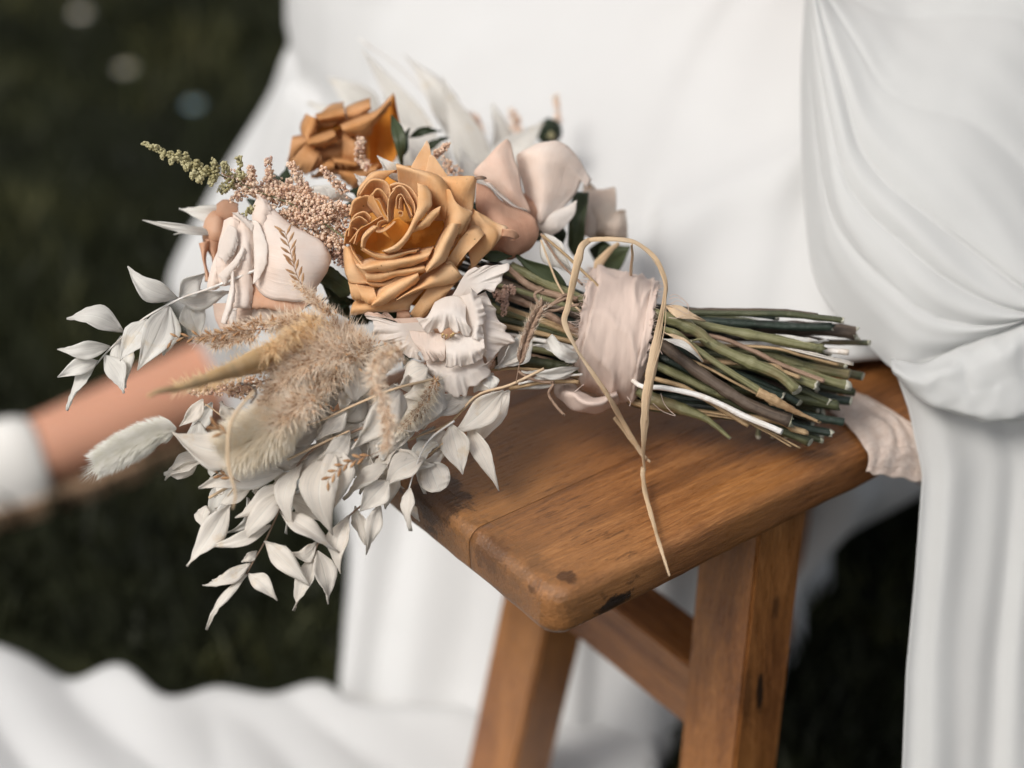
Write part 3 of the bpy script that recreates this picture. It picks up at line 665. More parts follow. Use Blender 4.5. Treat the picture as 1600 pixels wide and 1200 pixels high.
# bowl: deep saturated inner petals
sheet('petal', q6, [[(330, 600, 4), (440, 545, 4), (560, 540, 2), (690, 540, 0)], [(380, 660, 0), (480, 620, -2), (600, 620, -2), (700, 600, -2)], [(440, 720, 6), (520, 700, 4), (600, 700, 4), (660, 690, 4)], [(430, 745, 14), (520, 735, 14), (600, 725, 13), (650, 715, 12)]], Z1 + .002, M['card'], rose, 18, 24)
sheet('petal', q6, [[(320, 590, 18), (400, 520, 20), (440, 540, 20), (480, 565, 18)], [(350, 640, 12), (400, 600, 14), (450, 600, 14), (490, 610, 12)], [(400, 690, 8), (430, 680, 8), (460, 670, 8), (500, 650, 8)]], Z1, M['card'], rose)
sheet('petal', q6, [[(262, 575, 20), (215, 620, 22), (180, 665, 22), (185, 705, 21)], [(275, 585, 14), (240, 640, 12), (205, 680, 12), (215, 720, 14)], [(310, 610, 8), (290, 660, 4), (270, 700, 6), (280, 740, 10)], [(400, 680, 10), (370, 710, 8), (350, 730, 10), (330, 750, 14)]], Z1, M['card'], rose)
sheet('petal', q6, [[(260, 565, 18), (215, 600, 20), (180, 640, 22), (172, 700, 21)], [(272, 578, 22), (225, 618, 23), (190, 655, 24), (183, 705, 23)], [(275, 596, 16), (235, 630, 18), (205, 670, 19), (198, 710, 20)]], Z1, M['car'], rose, 8, 20)
# crossing thin petals
rp([(530, 305), (530, 420), (490, 560), (400, 685), (305, 728)], [(590, 320), (626, 425), (540, 540), (440, 695), (350, 742)], 24, 22, 3, nr=14, nc=36, ta=(3, 16), tb=(3, 14))
rp([(675, 447), (620, 480), (550, 550), (500, 595)], [(664, 502), (610, 565), (550, 598), (500, 614)], 20, 18, 3, ta=(3, 14), tb=(3, 14), nc=26)
# centre folds
def thin(edge, base, oe, obs, mat='car', w=.9):   # standing petal: bright rim, wall going down into the flower
    return sheet('petal', q6, [[(x - (bx - x) * .05, y - (by - y) * .05, oe - 2) for (x, y), (bx, by) in zip(edge, base)],
                               [(x, y, oe) for x, y in edge],
                               [(x + (bx - x) * .12, y + (by - y) * .12, oe - 1) for (x, y), (bx, by) in zip(edge, base)],
                               [((x + bx) / 2, (y + by) / 2, (oe + obs) / 2) for (x, y), (bx, by) in zip(edge, base)],
                               [(bx, by, obs) for bx, by in base]], Z1, M[mat], rose, 16, 24)
thin([(165, 375), (235, 285), (320, 285), (357, 345), (350, 400)], [(200, 420), (260, 380), (300, 380), (330, 420), (340, 470)], 17, 2)
thin([(100, 500), (130, 420), (200, 385), (262, 395)], [(180, 560), (220, 500), (260, 480), (300, 500)], 15, 0)
thin([(240, 380), (275, 338), (320, 360), (352, 420), (362, 545)], [(300, 420), (310, 420), (330, 450), (340, 480), (350, 560)], 20, 8)
thin([(265, 400), (290, 420), (320, 480), (352, 545)], [(300, 400), (320, 430), (340, 480), (356, 530)], 22, 12)
thin([(248, 372), (262, 420), (300, 490), (345, 548)], [(200, 420), (230, 460), (270, 510), (330, 560)], 20, 6)
thin([(352, 545), (350, 470), (358, 390), (392, 335)], [(380, 540), (378, 480), (390, 430), (410, 390)], 23, 10)
thin([(358, 320), (415, 305), (485, 340), (530, 410), (527, 490)], [(380, 400), (430, 380), (470, 400), (500, 450), (510, 510)], 18, 4)
thin([(372, 345), (420, 325), (470, 362), (510, 430), (514, 505)], [(390, 420), (430, 400), (460, 420), (490, 460), (500, 520)], 19, 6)
thin([(395, 465), (398, 400), (430, 378), (465, 430), (500, 512)], [(415, 470), (420, 430), (440, 420), (455, 460), (480, 530)], 21, 8)
thin([(412, 470), (415, 410), (425, 390)], [(440, 480), (440, 440), (440, 410)], 23, 12)
thin([(410, 495), (420, 482), (438, 488), (432, 512), (415, 512)], [(418, 500), (422, 495), (430, 498), (428, 505), (420, 505)], 24, 16)
thin([(272, 605), (300, 610), (350, 585), (395, 545)], [(280, 580), (310, 580), (345, 560), (370, 540)], 24, 14)
thin([(275, 580), (285, 550), (330, 535), (360, 540)], [(300, 590), (310, 570), (340, 560), (360, 560)], 22, 12)
thin([(130, 680), (165, 600), (230, 560), (312, 515)], [(175, 660), (200, 610), (250, 580), (310, 545)], 19, 6)
thin([(108, 560), (140, 500), (200, 485), (247, 522)], [(150, 600), (170, 560), (205, 545), (235, 560)], 15, 2)
thin([(100, 640), (120, 545), (170, 510), (217, 545)], [(150, 640), (160, 590), (185, 565), (215, 580)], 15, 2)
thin([(66, 682), (85, 600), (130, 585), (158, 605)], [(120, 690), (125, 650), (140, 635), (160, 640)], 12, 0)
thin([(105, 675), (130, 640), (160, 600), (190, 580)], [(150, 690), (165, 660), (180, 640), (200, 620)], 14, 4)
rp([(400, 1105), (440, 1100), (480, 1110)], [(400, 1160), (440, 1180), (490, 1160)], -6, -8, 5, 'peach')

# ------------------------------------------------------------------ rust rose behind
cF = CR(440, 140, 7.273); Z2 = 1.29
r2 = blob('rose', cF, 700, 620, 430, 360, Z2 + .03, M['car2'], bouquet, .02, 2); tag(r2, 'rust orange rose at the back left with one tall pointed petal')
def b2(A, B, oa, ob, bu, mat='car2', ta=(-7, 12), tb=(4, 6), **k): k.setdefault('ruf', .003); return band('petal', cF, A, B, Z2, oa * 1.3, ob, bu, M[mat], r2, ta, tb, **k)
sheet('petal', cF, [[(960, 480, 4), (970, 700, 2), (1000, 920, 0)], [(1080, 360, -8), (1090, 650, -14), (1080, 920, -8)], [(1200, 210, -4), (1220, 560, -12), (1200, 880, -8)], [(1262, 70, 4), (1330, 420, 0), (1290, 800, -2)], [(1275, 60, 6), (1372, 520, 4), (1310, 740, 0)]], Z2, M['card'], r2, 20, 24)
b2([(420, 290), (560, 210), (700, 190)], [(300, 420), (450, 420), (620, 400)], -6, 0, 4)
b2([(730, 255), (880, 190), (1010, 150)], [(760, 350), (900, 320), (1012, 235)], 3, 0, 5)
b2([(400, 325), (560, 280), (715, 235)], [(440, 385), (600, 350), (725, 330)], 6, 2, 5)
b2([(320, 290), (260, 430), (255, 540)], [(420, 340), (400, 460), (310, 600)], 2, 4, 6)
b2([(330, 560), (480, 400), (600, 370)], [(360, 600), (560, 490), (700, 430)], -2, 0, -4, 'card')
b2([(690, 440), (900, 355), (1100, 260), (1262, 70)], [(760, 545), (960, 545), (1060, 400), (1240, 200)], 14, 8, 4, nr=16, nc=30)
b2([(110, 580), (200, 570), (300, 560)], [(60, 830), (150, 800), (280, 650)], 4, 0, 4)
b2([(290, 600), (360, 680), (440, 720)], [(60, 850), (200, 930), (300, 975)], 8, 2, 8, nr=18)
b2([(300, 640), (400, 690), (445, 740)], [(300, 960), (400, 900), (445, 850)], 7, 5, 5)
b2([(300, 605), (450, 545), (610, 495)], [(330, 645), (500, 650), (640, 560)], 14, 12, 6)
b2([(420, 680), (560, 640), (690, 610)], [(450, 800), (560, 800), (700, 790)], 0, 0, 5)
b2([(690, 530), (760, 540), (835, 545)], [(705, 800), (780, 815), (850, 830)], 6, 4, 5)
b2([(580, 800), (720, 805), (860, 840)], [(620, 870), (740, 895), (840, 890)], 10, 8, 4)
b2([(460, 860), (540, 820), (605, 830)], [(340, 1010), (470, 990), (600, 950)], 9, 5, 5)
b2([(600, 890), (850, 900), (1100, 880)], [(680, 1010), (850, 1130), (1050, 980)], 2, -4, 8, nr=18)

# ------------------------------------------------------------------ blush rose left
cG = CR(300, 280, 4.615); Z3 = 1.195
r3 = blob('rose', cG, 560, 620, 330, 270, Z3 + .03, M['peach'], bouquet, .02, 3); tag(r3, 'pale blush rose on the left with loose papery petals')
def s3(rows, mat='blush', **k):
    rows = [[(p[0], p[1], (p[2] if len(p) > 2 else 0) * .55) for p in r] for r in rows]; k.setdefault('ruf', .0014); k.setdefault('nr', 20); k.setdefault('nc', 30)
    if mat == 'cream': rows = [[(p[0], p[1], (p[2] if len(p) > 2 else 0) * .45 + 5) for p in r] for r in rows]
    return sheet('petal', cG, rows, Z3, M[mat], r3, **k)
s3([[(150, 900, -20), (160, 1000, -20), (200, 1080, -22)], [(300, 890, -12), (310, 990, -12), (320, 1070, -18)], [(440, 900, -12), (440, 980, -12), (450, 1050, -20)]], 'mauve2')
s3([[(430, 850, -8), (440, 980, -12), (480, 1060, -20)], [(560, 900, -8), (570, 990, -10), (600, 1060, -20)], [(720, 960, -10), (720, 1000, -14), (740, 1060, -20)]], 'blush')
s3([[(440, 700, -4), (560, 760, 0), (860, 800, -2)], [(440, 800, 1), (560, 870, 5), (870, 860, 1)], [(432, 880, 1), (560, 925, 5), (800, 945, 1)], [(430, 928, -3), (560, 940, 0), (710, 972, -2)], [(430, 925, -12), (560, 930, -12), (700, 960, -12)]], 'peach')
s3([[(440, 190, 2), (440, 420, 4), (440, 620, 4), (440, 760, 0)], [(480, 130, 4), (540, 400, 14), (580, 640, 16), (540, 850, 6)], [(560, 180, 2), (700, 420, 16), (760, 650, 20), (700, 884, 8)], [(640, 290, 0), (850, 430, 9), (900, 640, 15), (810, 868, 6)], [(690, 340, -3), (930, 455, 3), (975, 640, 5), (860, 850, 0)], [(690, 350, -12), (950, 480, -8), (992, 600, -6), (890, 800, -10)]], nr=26, nc=28)
s3([[(462, 110, 8), (478, 160, 8), (440, 260, 8), (445, 350, 8)], [(480, 112, 11), (520, 190, 11), (500, 300, 13), (480, 360, 10)], [(520, 140, 6), (570, 200, 8), (560, 300, 8), (520, 380, 10)]])
s3([[(440, 290, 8), (446, 480, 9), (448, 620, 9), (442, 755, 8)], [(470, 300, 14), (490, 450, 18), (490, 600, 19), (465, 740, 12)], [(490, 330, 16), (540, 460, 20), (542, 600, 20), (490, 710, 13)], [(485, 330, 10), (532, 460, 12), (534, 600, 12), (485, 700, 8)]], 'cream')
s3([[(300, 250, -2), (290, 450, 2), (285, 700, 2), (300, 925, 0)], [(360, 280, 5), (360, 480, 10), (360, 700, 10), (360, 930, 4)], [(400, 330, 7), (410, 520, 11), (410, 720, 10), (400, 935, 3)], [(445, 380, 4), (444, 560, 5), (438, 760, 5), (428, 928, 0)]], nr=18, nc=26)
s3([[(290, 240, 8), (360, 300, 9), (440, 375, 9)], [(320, 240, 12), (390, 290, 13), (445, 340, 12)], [(330, 235, 4), (400, 275, 4), (450, 310, 5)]], 'cream', nr=8)
s3([[(230, 300, 0), (195, 480, 3), (175, 640, 3), (200, 770, 0)], [(290, 270, 6), (260, 450, 10), (225, 620, 10), (240, 770, 4)], [(340, 300, 6), (340, 450, 9), (280, 620, 9), (290, 760, 3)]])
s3([[(370, 480, 12), (310, 570, 14), (230, 640, 13), (180, 690, 10)], [(375, 500, 15), (330, 600, 17), (260, 670, 16), (210, 720, 12)], [(385, 520, 9), (340, 620, 10), (290, 690, 10), (240, 760, 8)]], 'cream')
s3([[(270, 330, 12), (210, 440, 13), (185, 560, 12)], [(320, 360, 15), (290, 470, 17), (220, 580, 15)], [(340, 420, 10), (320, 500, 11), (240, 610, 10)]], 'cream')
s3([[(220, 420, -6), (170, 560, -4), (120, 720, -4), (110, 800, -6)], [(240, 500, 0), (190, 620, 2), (150, 740, 2), (140, 800, 0)], [(260, 560, -2), (210, 700, 0), (200, 780, -2), (180, 800, -4)]])
s3([[(285, 650, 10), (275, 780, 12), (250, 900, 12), (205, 1040, 10)], [(300, 660, 14), (298, 800, 17), (275, 920, 17), (228, 1052, 14)], [(312, 670, 9), (312, 820, 11), (295, 930, 11), (245, 1040, 10)]], 'cream', nr=8)
s3([[(262, 930, 8), (268, 1000, 9), (285, 1080, 8)], [(285, 925, 12), (295, 1000, 13), (308, 1085, 11)], [(315, 935, 8), (318, 1000, 9), (328, 1075, 8)]], 'cream', nr=8)
# peach rose mostly hidden behind it
r6 = blob('rose', CR(0, 0, 1), 345, 365, 26, 40, Z3 + .05, M['peach'], bouquet, .03, 4); tag(r6, 'small peach rose almost hidden behind the blush rose on the left')
for a in ([(310, 380), (318, 410), (320, 440)], [(328, 375), (322, 410), (332, 442)], 8), ([(318, 372), (330, 400), (334, 430)], [(345, 380), (340, 410), (345, 440)], 4), ([(338, 320), (352, 312), (372, 318)], [(335, 345), (350, 350), (375, 345)], 0):
    band('petal', ID, a[0], a[1], Z3 + .03, a[2], a[2] - 3, 5, M['peach'], r6, (3, 6), (3, 6))

# ------------------------------------------------------------------ blush rose right, with mauve outer petal
cE = CR(700, 140, 4); Z4 = 1.245
r4 = blob('rose', cE, 480, 800, 120, 150, Z4 + .02, M['mauve'], bouquet, .018, 5); tag(r4, 'blush rose behind the caramel rose on its right, with one dark mauve petal')
def s4(rows, mat, dz=0, **k): return sheet('petal', cE, rows, Z4 + dz, M[mat], r4, **k)
s4([[(520, 850), (600, 900), (640, 915)], [(560, 820, 4), (650, 860, 4), (720, 860, 2)], [(620, 790, 4), (700, 790, 4), (790, 780, 0)], [(660, 740), (740, 730), (800, 690)]], 'cream', .012)
s4([[(530, 780, 0), (575, 838, 4), (625, 815, 0)], [(480, 650, -4), (590, 680, 6), (730, 730, -2)], [(440, 500, -4), (600, 520, 8), (800, 650, -4)], [(425, 420, 0), (620, 400, 8), (840, 570, -4)], [(440, 395, 2), (600, 335, 2), (720, 350, 0), (870, 610, -4)], [(470, 375, 0), (600, 330, -2), (740, 345, -4), (900, 560, -8)]], 'blush', .01, nr=26, nc=26)
s4([[(440, 820, -4), (480, 790, -2), (520, 770, 0)], [(300, 640, 0), (400, 640, 6), (470, 640, 2)], [(220, 560, 2), (340, 500, 8), (440, 520, 2)], [(170, 510, 2), (300, 400, 6), (415, 440, 2)], [(330, 345, 0), (365, 310, 2), (388, 335, 0)]], 'mauve2', -.004, nr=22, nc=20)
s4([[(180, 570, 2), (260, 600, 4), (340, 690, 4), (500, 765, 2)], [(240, 580, 6), (320, 650, 8), (400, 720, 8), (500, 757, 4)], [(260, 590, 2), (350, 670, 2), (430, 730, 2), (490, 750, 0)]], 'cream', -.012, nr=8)
s4([[(180, 585, 0), (270, 620, 2), (350, 710, 4), (500, 770, 2)], [(170, 680, 8), (280, 750, 14), (400, 830, 16), (545, 820, 8)], [(200, 830, 8), (300, 880, 16), (420, 930, 18), (568, 890, 8)], [(240, 980, 4), (320, 1000, 10), (420, 1020, 12), (545, 960, 5)], [(260, 1030, -2), (330, 1050, 0), (400, 1060, 0), (500, 1010, -2)], [(280, 1030, -12), (340, 1040, -12), (400, 1045, -12), (480, 1000, -12)]], 'mauve', -.018, nr=26, nc=26)
# faded rose
r5 = blob('rose', cE, 960, 800, 90, 130, 1.325, M['beige'], bouquet, .018, 6); tag(r5, 'faded beige rose with brown petal rims at the back right')
for rows in ([[(880, 930), (960, 940), (1060, 930)], [(860, 760, 6), (960, 770, 9), (1050, 780, 4)], [(855, 640, 4), (960, 640, 5), (1045, 650, 2)], [(850, 600), (960, 625), (1040, 610)]],
             [[(980, 930, 2), (1050, 940, 4), (1120, 930)], [(990, 840, 6), (1060, 840, 8), (1118, 840, 2)], [(1030, 760, 4), (1070, 755, 4), (1110, 750)]],
             [[(820, 900, 4), (860, 920, 8), (920, 930, 4)], [(830, 760, 4), (880, 770, 10), (930, 780, 6)], [(850, 580, 0), (890, 590, 2), (920, 620, 2)]]):
    sheet('petal', cE, rows, 1.30, M['beige'], r5)

# ------------------------------------------------------------------ white ruffled lisianthus
q7 = CR(550, 380, 4.617); Z5 = 1.188
ls = blob('lisianthus', q7, 720, 640, 260, 200, Z5 + .028, M['peach'], bouquet, .012, 7); tag(ls, 'white ruffled lisianthus below the caramel rose')
def b5(A, B, oa, ob, bu, mat='cream', ta=(-5, 8), tb=(1.5, 1.2), ruf=.0042, **k): return band('petal', q7, A, B, Z5, oa, ob, bu, M[mat], ls, ta, tb, ruf=ruf, wave=random.Random(int(A[0][0])).uniform(14, 24), nr=24, nc=96, **k)
def s5(rows, mat='cream', wave=20, **k): return sheet('petal', q7, rows, Z5, M[mat], ls, nr=22, nc=110, jit=.0010, th=.0003, ruf=.0016, wave=wave)
def o5(pts, o): return [(x, y, o) for x, y in pts]
s5([o5([(500, 540), (520, 560), (530, 600)], -8), o5([(300, 545), (360, 580), (420, 620)], -4), o5([(100, 512), (150, 498), (200, 515), (240, 505), (290, 545), (340, 560), (380, 590), (410, 640)], -5)], 'mauve2', 26)
s5([o5([(560, 560), (600, 640), (620, 760)], -9), o5([(330, 570), (380, 660), (480, 780)], -2), o5([(95, 520), (115, 545), (150, 560), (168, 600), (150, 650), (175, 700), (240, 708), (310, 740), (340, 780), (420, 815), (500, 835)], -4)], 'cream', 26)
s5([o5([(520, 780), (700, 780), (940, 780)], -9), o5([(540, 890), (700, 940), (960, 870)], 1), o5([(500, 870), (520, 930), (600, 970), (640, 1000), (660, 1050), (720, 1098), (765, 1112), (790, 1078), (818, 1110), (830, 1050), (900, 1010), (1000, 940), (985, 900), (1000, 850)], -2)], 'cream', 22)
s5([o5([(800, 420), (850, 600), (880, 780)], -9), o5([(900, 380), (960, 600), (960, 820)], -1), o5([(978, 340), (985, 400), (1040, 460), (1038, 520), (1060, 570), (1110, 585), (1115, 635), (1162, 660), (1168, 700), (1090, 750), (1040, 800), (1015, 835), (985, 870)], -4)], 'cream', 24)
s5([o5([(900, 720), (940, 800), (960, 860)], -8), o5([(980, 740), (1000, 820), (980, 900)], -5), o5([(1050, 770), (1030, 830), (1010, 870), (985, 930)], -7)], 'mauve2', 16)
s5([o5([(720, 380), (760, 400), (830, 430)], -2), o5([(800, 250), (880, 290), (930, 340)], 3), o5([(880, 178), (1000, 162), (1126, 146), (1110, 200), (1080, 250), (1055, 290), (1010, 345), (975, 325)], 1)], 'cream', 9)
s5([o5([(760, 380), (800, 520), (840, 680)], 0), o5([(850, 370), (890, 520), (900, 690)], 9), o5([(870, 335), (930, 400), (945, 470), (958, 540), (940, 600), (960, 650), (930, 710)], 6)], 'cream', 18)
s5([o5([(420, 628), (560, 640), (670, 660)], 1), o5([(450, 720), (560, 760), (668, 760)], 7), o5([(505, 818), (540, 850), (570, 838), (590, 855), (620, 830), (660, 842), (684, 806)], 4)], 'blush', 14)
s5([o5([(665, 700), (760, 650), (860, 630), (950, 640)], 3), o5([(680, 790), (770, 790), (860, 780), (960, 740)], 10), o5([(680, 880), (720, 890), (770, 884), (810, 892), (860, 870), (900, 858), (940, 830), (964, 768)], 7)], 'cream', 18)
s5([o5([(600, 430), (680, 390), (760, 380), (810, 410)], 3), o5([(540, 530), (640, 500), (740, 500), (830, 560)], 11), o5([(455, 562), (490, 590), (510, 622), (550, 645), (600, 622), (650, 640), (700, 618), (740, 650), (770, 640), (800, 680), (850, 668), (862, 620)], 7)], 'cream', 22)
for k in range(4):
    a = k / 7 * 6.28; x, y = q7(690 + 40 * math.cos(a), 655 + 12 * math.sin(a))
    tube('stamen', [Bq(x - 1, y + 4, Z5 - .002), Bq(x, y, Z5 - .009), Bq(x + 1, y - 1, Z5 - .012)], [.0004, .0009, .0006], plain('anther', (.55, .38, .18)) if k == 0 else bpy.data.materials['anther'], ls, 6)
# ------------------------------------------------------------------ leaves
def leaf(cr, base, tip, w, z, dz=0, bow=0., roll=0., arch=.004, mat='ruscus', parent=None, label=None, shape='ruscus', name='leaf', cup=.25, nr=14, nc=9, th=.0004):
    """leaf blade from base to tip (crop coordinates), widest w crop pixels; dz lifts the tip towards the camera (mm)"""
    SEED[0] += 1; s = SEED[0]; rr = random.Random(s)
    bx, by = cr(*base); tx, ty = cr(*tip); k = z / FPX
    A = Bq(bx, by, z); Tp = Bq(tx, ty, z - dz / 1000); L = (Tp - A).length; W_ = w / cr.k * k / 2
    ax = (Tp - A).normalized(); sd = ax.cross(FW).normalized(); nn = sd.cross(ax).normalized()
    if nn.dot(FW) > 0: nn = -nn
    arch = arch * rr.uniform(.3, 2.6); ro = R(roll + rr.uniform(-28, 28)); sd2 = sd * math.cos(ro) + nn * math.sin(ro); nn2 = -sd * math.sin(ro) + nn * math.cos(ro)
    W_ /= max(.45, math.cos(ro)); V = []; UV = []
    tw = rr.uniform(-1.0, 1.0)
    for i in range(nr):
        t = i / (nr - 1)
        if shape == 'ruscus': wd = (.06 + .94 * math.sin(math.pi / 2 * t / .42) ** 1.05) if t < .42 else (1 - ((t - .42) / .58) ** 1.55) * (1 - .38 * (t - .42) / .58)
        elif shape == 'round': wd = math.sqrt(max(0, 1 - (2 * t - 1) ** 2))
        elif shape == 'blade': wd = min(1, t * 8 + .25) * (1 - t ** 3)
        else: wd = min(1, t * 6 + .3) * (1 if t < .9 else .97)
        c = A.lerp(Tp, t) + sd * (bow * L * math.sin(math.pi * t) + rr.uniform(-1, 1) * .0) + nn2 * arch * math.sin(math.pi * t) * (L / .03)
        a = tw * (t - .3); s_ = sd2 * math.cos(a) + nn2 * math.sin(a); n_ = nn2 * math.cos(a) - sd2 * math.sin(a)
        for j in range(nc):
            q = 2 * j / (nc - 1) - 1
            off = -cup * W_ * (1 - q * q) * (wd) * .8 + cup * W_ * .35 * (1 if abs(q) < .01 else 0) * 0
            wav = .0016 * noise.noise(Vector((t * 3 + s, q * 1.6, s * .37))) + .0007 * noise.noise(Vector((t * 11 + s, q * 4, 1)))
            V.append(c + s_ * (q * W_ * max(wd, .02)) + n_ * (off + wav * (.3 + abs(q)) * 1.6)); UV.append((j / (nc - 1), t))
    o = mesh(name, V, grid_faces(nr, nc), M[mat], parent, True, UV, th)
    if label: tag(o, label)
    return o
def stem(name, cr, pts, z, r, mat, parent=bouquet, ns=7, n=24, jit=.0004):
    q = [Bq(*cr(p[0], p[1]), z - (p[2] if len(p) > 2 else 0) / 1000) for p in pts]
    rad = [x * z / FPX for x in (r if isinstance(r, (list, tuple)) else [r, r])]
    return tube(name, q, rad, M[mat], parent, ns, n)
cA = CR(80, 380, 4); cB = CR(200, 200, 4.444); cC = CR(280, 680, 3.871); c5 = CR(250, 650, 3.2); cD = CR(500, 520, 4.284); c3 = CR(60, 380, 3.2); c6 = CR(750, 350, 4); c4 = CR(400, 400, 3.2); c7 = CR(1000, 430, 4)
def sprig(label, cr, pts, z, r, mat='straw'):
    o = stem('leaf_sprig', cr, pts, z, r, mat); tag(o, label); return o
# left sprig
sp = sprig('bleached white leaf sprig sticking out to the left', cA, [(1300, 160), (1000, 280), (800, 350), (580, 470), (440, 590), (340, 690), (282, 757)], 1.19, [2.4, 2.0, 1.6, 1.2], 'sW')
for b, t, w, bow, roll, dz, zz in [((790, 345), (478, 145), 150, .16, 10, 4, 1.192), ((448, 548), (98, 468), 150, -.04, 0, 3, 1.190), ((368, 645), (38, 665), 118, .04, 5, 3, 1.190), ((292, 733), (40, 838), 110, .08, 0, 4, 1.190),
        ((282, 757), (100, 1048), 92, -.05, 20, 4, 1.190), ((335, 700), (455, 938), 150, .10, -15, 3, 1.188), ((600, 475), (430, 735), 180, .04, 15, 6, 1.184), ((738, 395), (538, 795), 185, -.06, -20, 5, 1.186),
        ((440, 580), (465, 905), 160, 0, 10, -3, 1.196), ((800, 345), (960, 185), 130, .05, 10, -4, 1.2), ((800, 360), (1120, 300), 140, -.05, 0, -6, 1.205), ((850, 370), (930, 600), 170, 0, 15, -5, 1.21),
        ((740, 400), (700, 700), 160, .05, 10, -6, 1.215), ((960, 420), (880, 620), 150, 0, 20, -8, 1.22)]:
    leaf(cA, b, t, w, zz, dz, bow, roll, mat='ruscusw', parent=sp)
sp = sprig('thin pale sprig with two small leaves above the fluffy white tail', cA, [(1250, 1180), (1110, 1110), (1000, 1030), (950, 1000)], 1.18, [1.6, 1.2])
leaf(cA, (950, 975), (800, 1145), 100, 1.18, 2, .1, 25, parent=sp); leaf(cA, (1120, 1110), (1060, 990), 100, 1.18, 2, -.1, 10, parent=sp)
# pointed leaves behind the blush rose and between the flowers
sp = sprig('cluster of long pointed white leaves at the upper left of the blush rose', cB, [(900, 760), (700, 690), (600, 660)], 1.24, [2, 1.4], 'sW')
for b, t, w, z in [((640, 740), (100, 640), 62, 1.225), ((800, 660), (355, 562), 150, 1.235), ((760, 590), (415, 553), 80, 1.24), ((760, 770), (318, 740), 60, 1.23), ((800, 700), (520, 800), 150, 1.24), ((1250, 420), (1520, 490), 110, 1.245), ((1300, 400), (1600, 520), 90, 1.245)]:
    leaf(cB, b, t, w, z, 2, random.uniform(-.05, .05), 10, mat='ruscusw', parent=sp)
for b, t, w, z in [((420, 300), (278, 132), 90, 1.215), ((260, 360), (135, 245), 90, 1.22), ((60, 400), (-60, 330), 90, 1.23)]:
    leaf(q6, b, t, w, z, 2, 0, 5, mat='ruscusw', parent=sp)
# bottom hanging sprig
sp = sprig('bleached leaf sprig hanging lowest over the left end of the seat', cC, [(1150, -60), (1000, 0), (870, 50), (740, 150), (660, 290), (610, 440), (520, 640), (450, 760), (408, 840)], 1.165, [2.4, 2.0, 1.7, 1.4, 1.2], 'sP')
for b, t, w, bow, roll, dz in [((410, 840), (168, 1178), 60, .05, 20, 3), ((418, 838), (592, 1002), 108, .06, 0, 3), ((518, 640), (788, 908), 140, .05, 0, 3), ((430, 775), (142, 908), 95, .10, 15, 3), ((425, 795), (200, 880), 70, .05, 10, 0), ((470, 700), (375, 765), 60, .05, 10, 0),
        ((630, 345), (368, 660), 140, .02, 5, 4), ((555, 545), (162, 672), 88, .10, 10, 3), ((298, 420), (45, 793), 165, .03, 0, 6), ((650, 290), (338, 500), 150, .05, 10, 4), ((630, 220), (118, 322), 190, -.05, 0, 5), ((608, 458), (968, 708), 125, -.05, 0, 3),
        ((640, 370), (915, 548), 130, .0, -10, -6), ((745, 165), (700, 578), 130, -.10, 15, 6), ((930, 60), (930, 605), 230, .02, 10, 4), ((770, -20), (610, 215), 220, 0, 10, 3), ((900, 40), (700, 360), 140, 0, 20, -5)]:
    leaf(cC, b, t, w, 1.165 if bow != .0 else 1.175, dz, bow, roll, parent=sp)
leaf(c3, (1060, 1030), (668, 944), 210, 1.15, 3, .12, 5, parent=sp, arch=.002)
stem('twig', cC, [(600, 130), (420, 240), (180, 380)], 1.168, [2.2, 2.4], 'straw')
sp = sprig('short bleached sprig hanging right of the lowest one', cC, [(1250, 320), (1084, 440), (950, 560), (850, 640), (812, 742)], 1.172, [2, 1.4, 1.1], 'sP')
for b, t, w, bow, roll in [((830, 655), (668, 712), 100, .22, 10), ((806, 725), (692, 1062), 115, .05, 5), ((835, 700), (902, 1022), 140, .05, -10), ((1030, 485), (975, 838), 135, .02, 10)]:
    leaf(cC, b, t, w, 1.172, 3, bow, roll, parent=sp)
# hanging in front of the seat end
sp = sprig('pale sprig with thin leaves dangling in front of the dark seat end', cD, [(900, 590), (760, 690), (690, 780), (640, 900), (600, 1030), (570, 1180)], 1.168, [1.8, 1.5, 1.2, .9], 'sW')
for b, t, w, bow, roll in [((602, 1030), (610, 1400), 0, 0, 0)]: pass
for cr, b, t, w, bow, roll, z in [(c5, (1250, 360), (1250, 575), 82, .02, 0, 1.165), (c5, (1255, 440), (1298, 527), 45, 0, 10, 1.17), (c5, (1100, 440), (1030, 693), 85, -.08, 10, 1.172), (c5, (975, 450), (1027, 645), 75, .04, 10, 1.175),
        (cD, (535, 780), (775, 885), 140, -.16, 0, 1.178), (cD, (700, 840), (440, 1030), 190, -.05, 10, 1.172), (cD, (680, 850), (460, 900), 140, .1, 15, 1.178), (cD, (450, 880), (155, 1116), 120, .08, 10, 1.17), (cD, (460, 985), (265, 1200), 190, .02, 0, 1.168), (cD, (490, 900), (440, 1180), 150, 0, 20, 1.182)]:
    leaf(cr, b, t, w, z, 3, bow, roll, parent=sp)
leaf(cD, (735, 870), (800, 1062), 212, 1.178, 3, 0, 8, shape='round', parent=sp, arch=.001, cup=.1, nr=20)
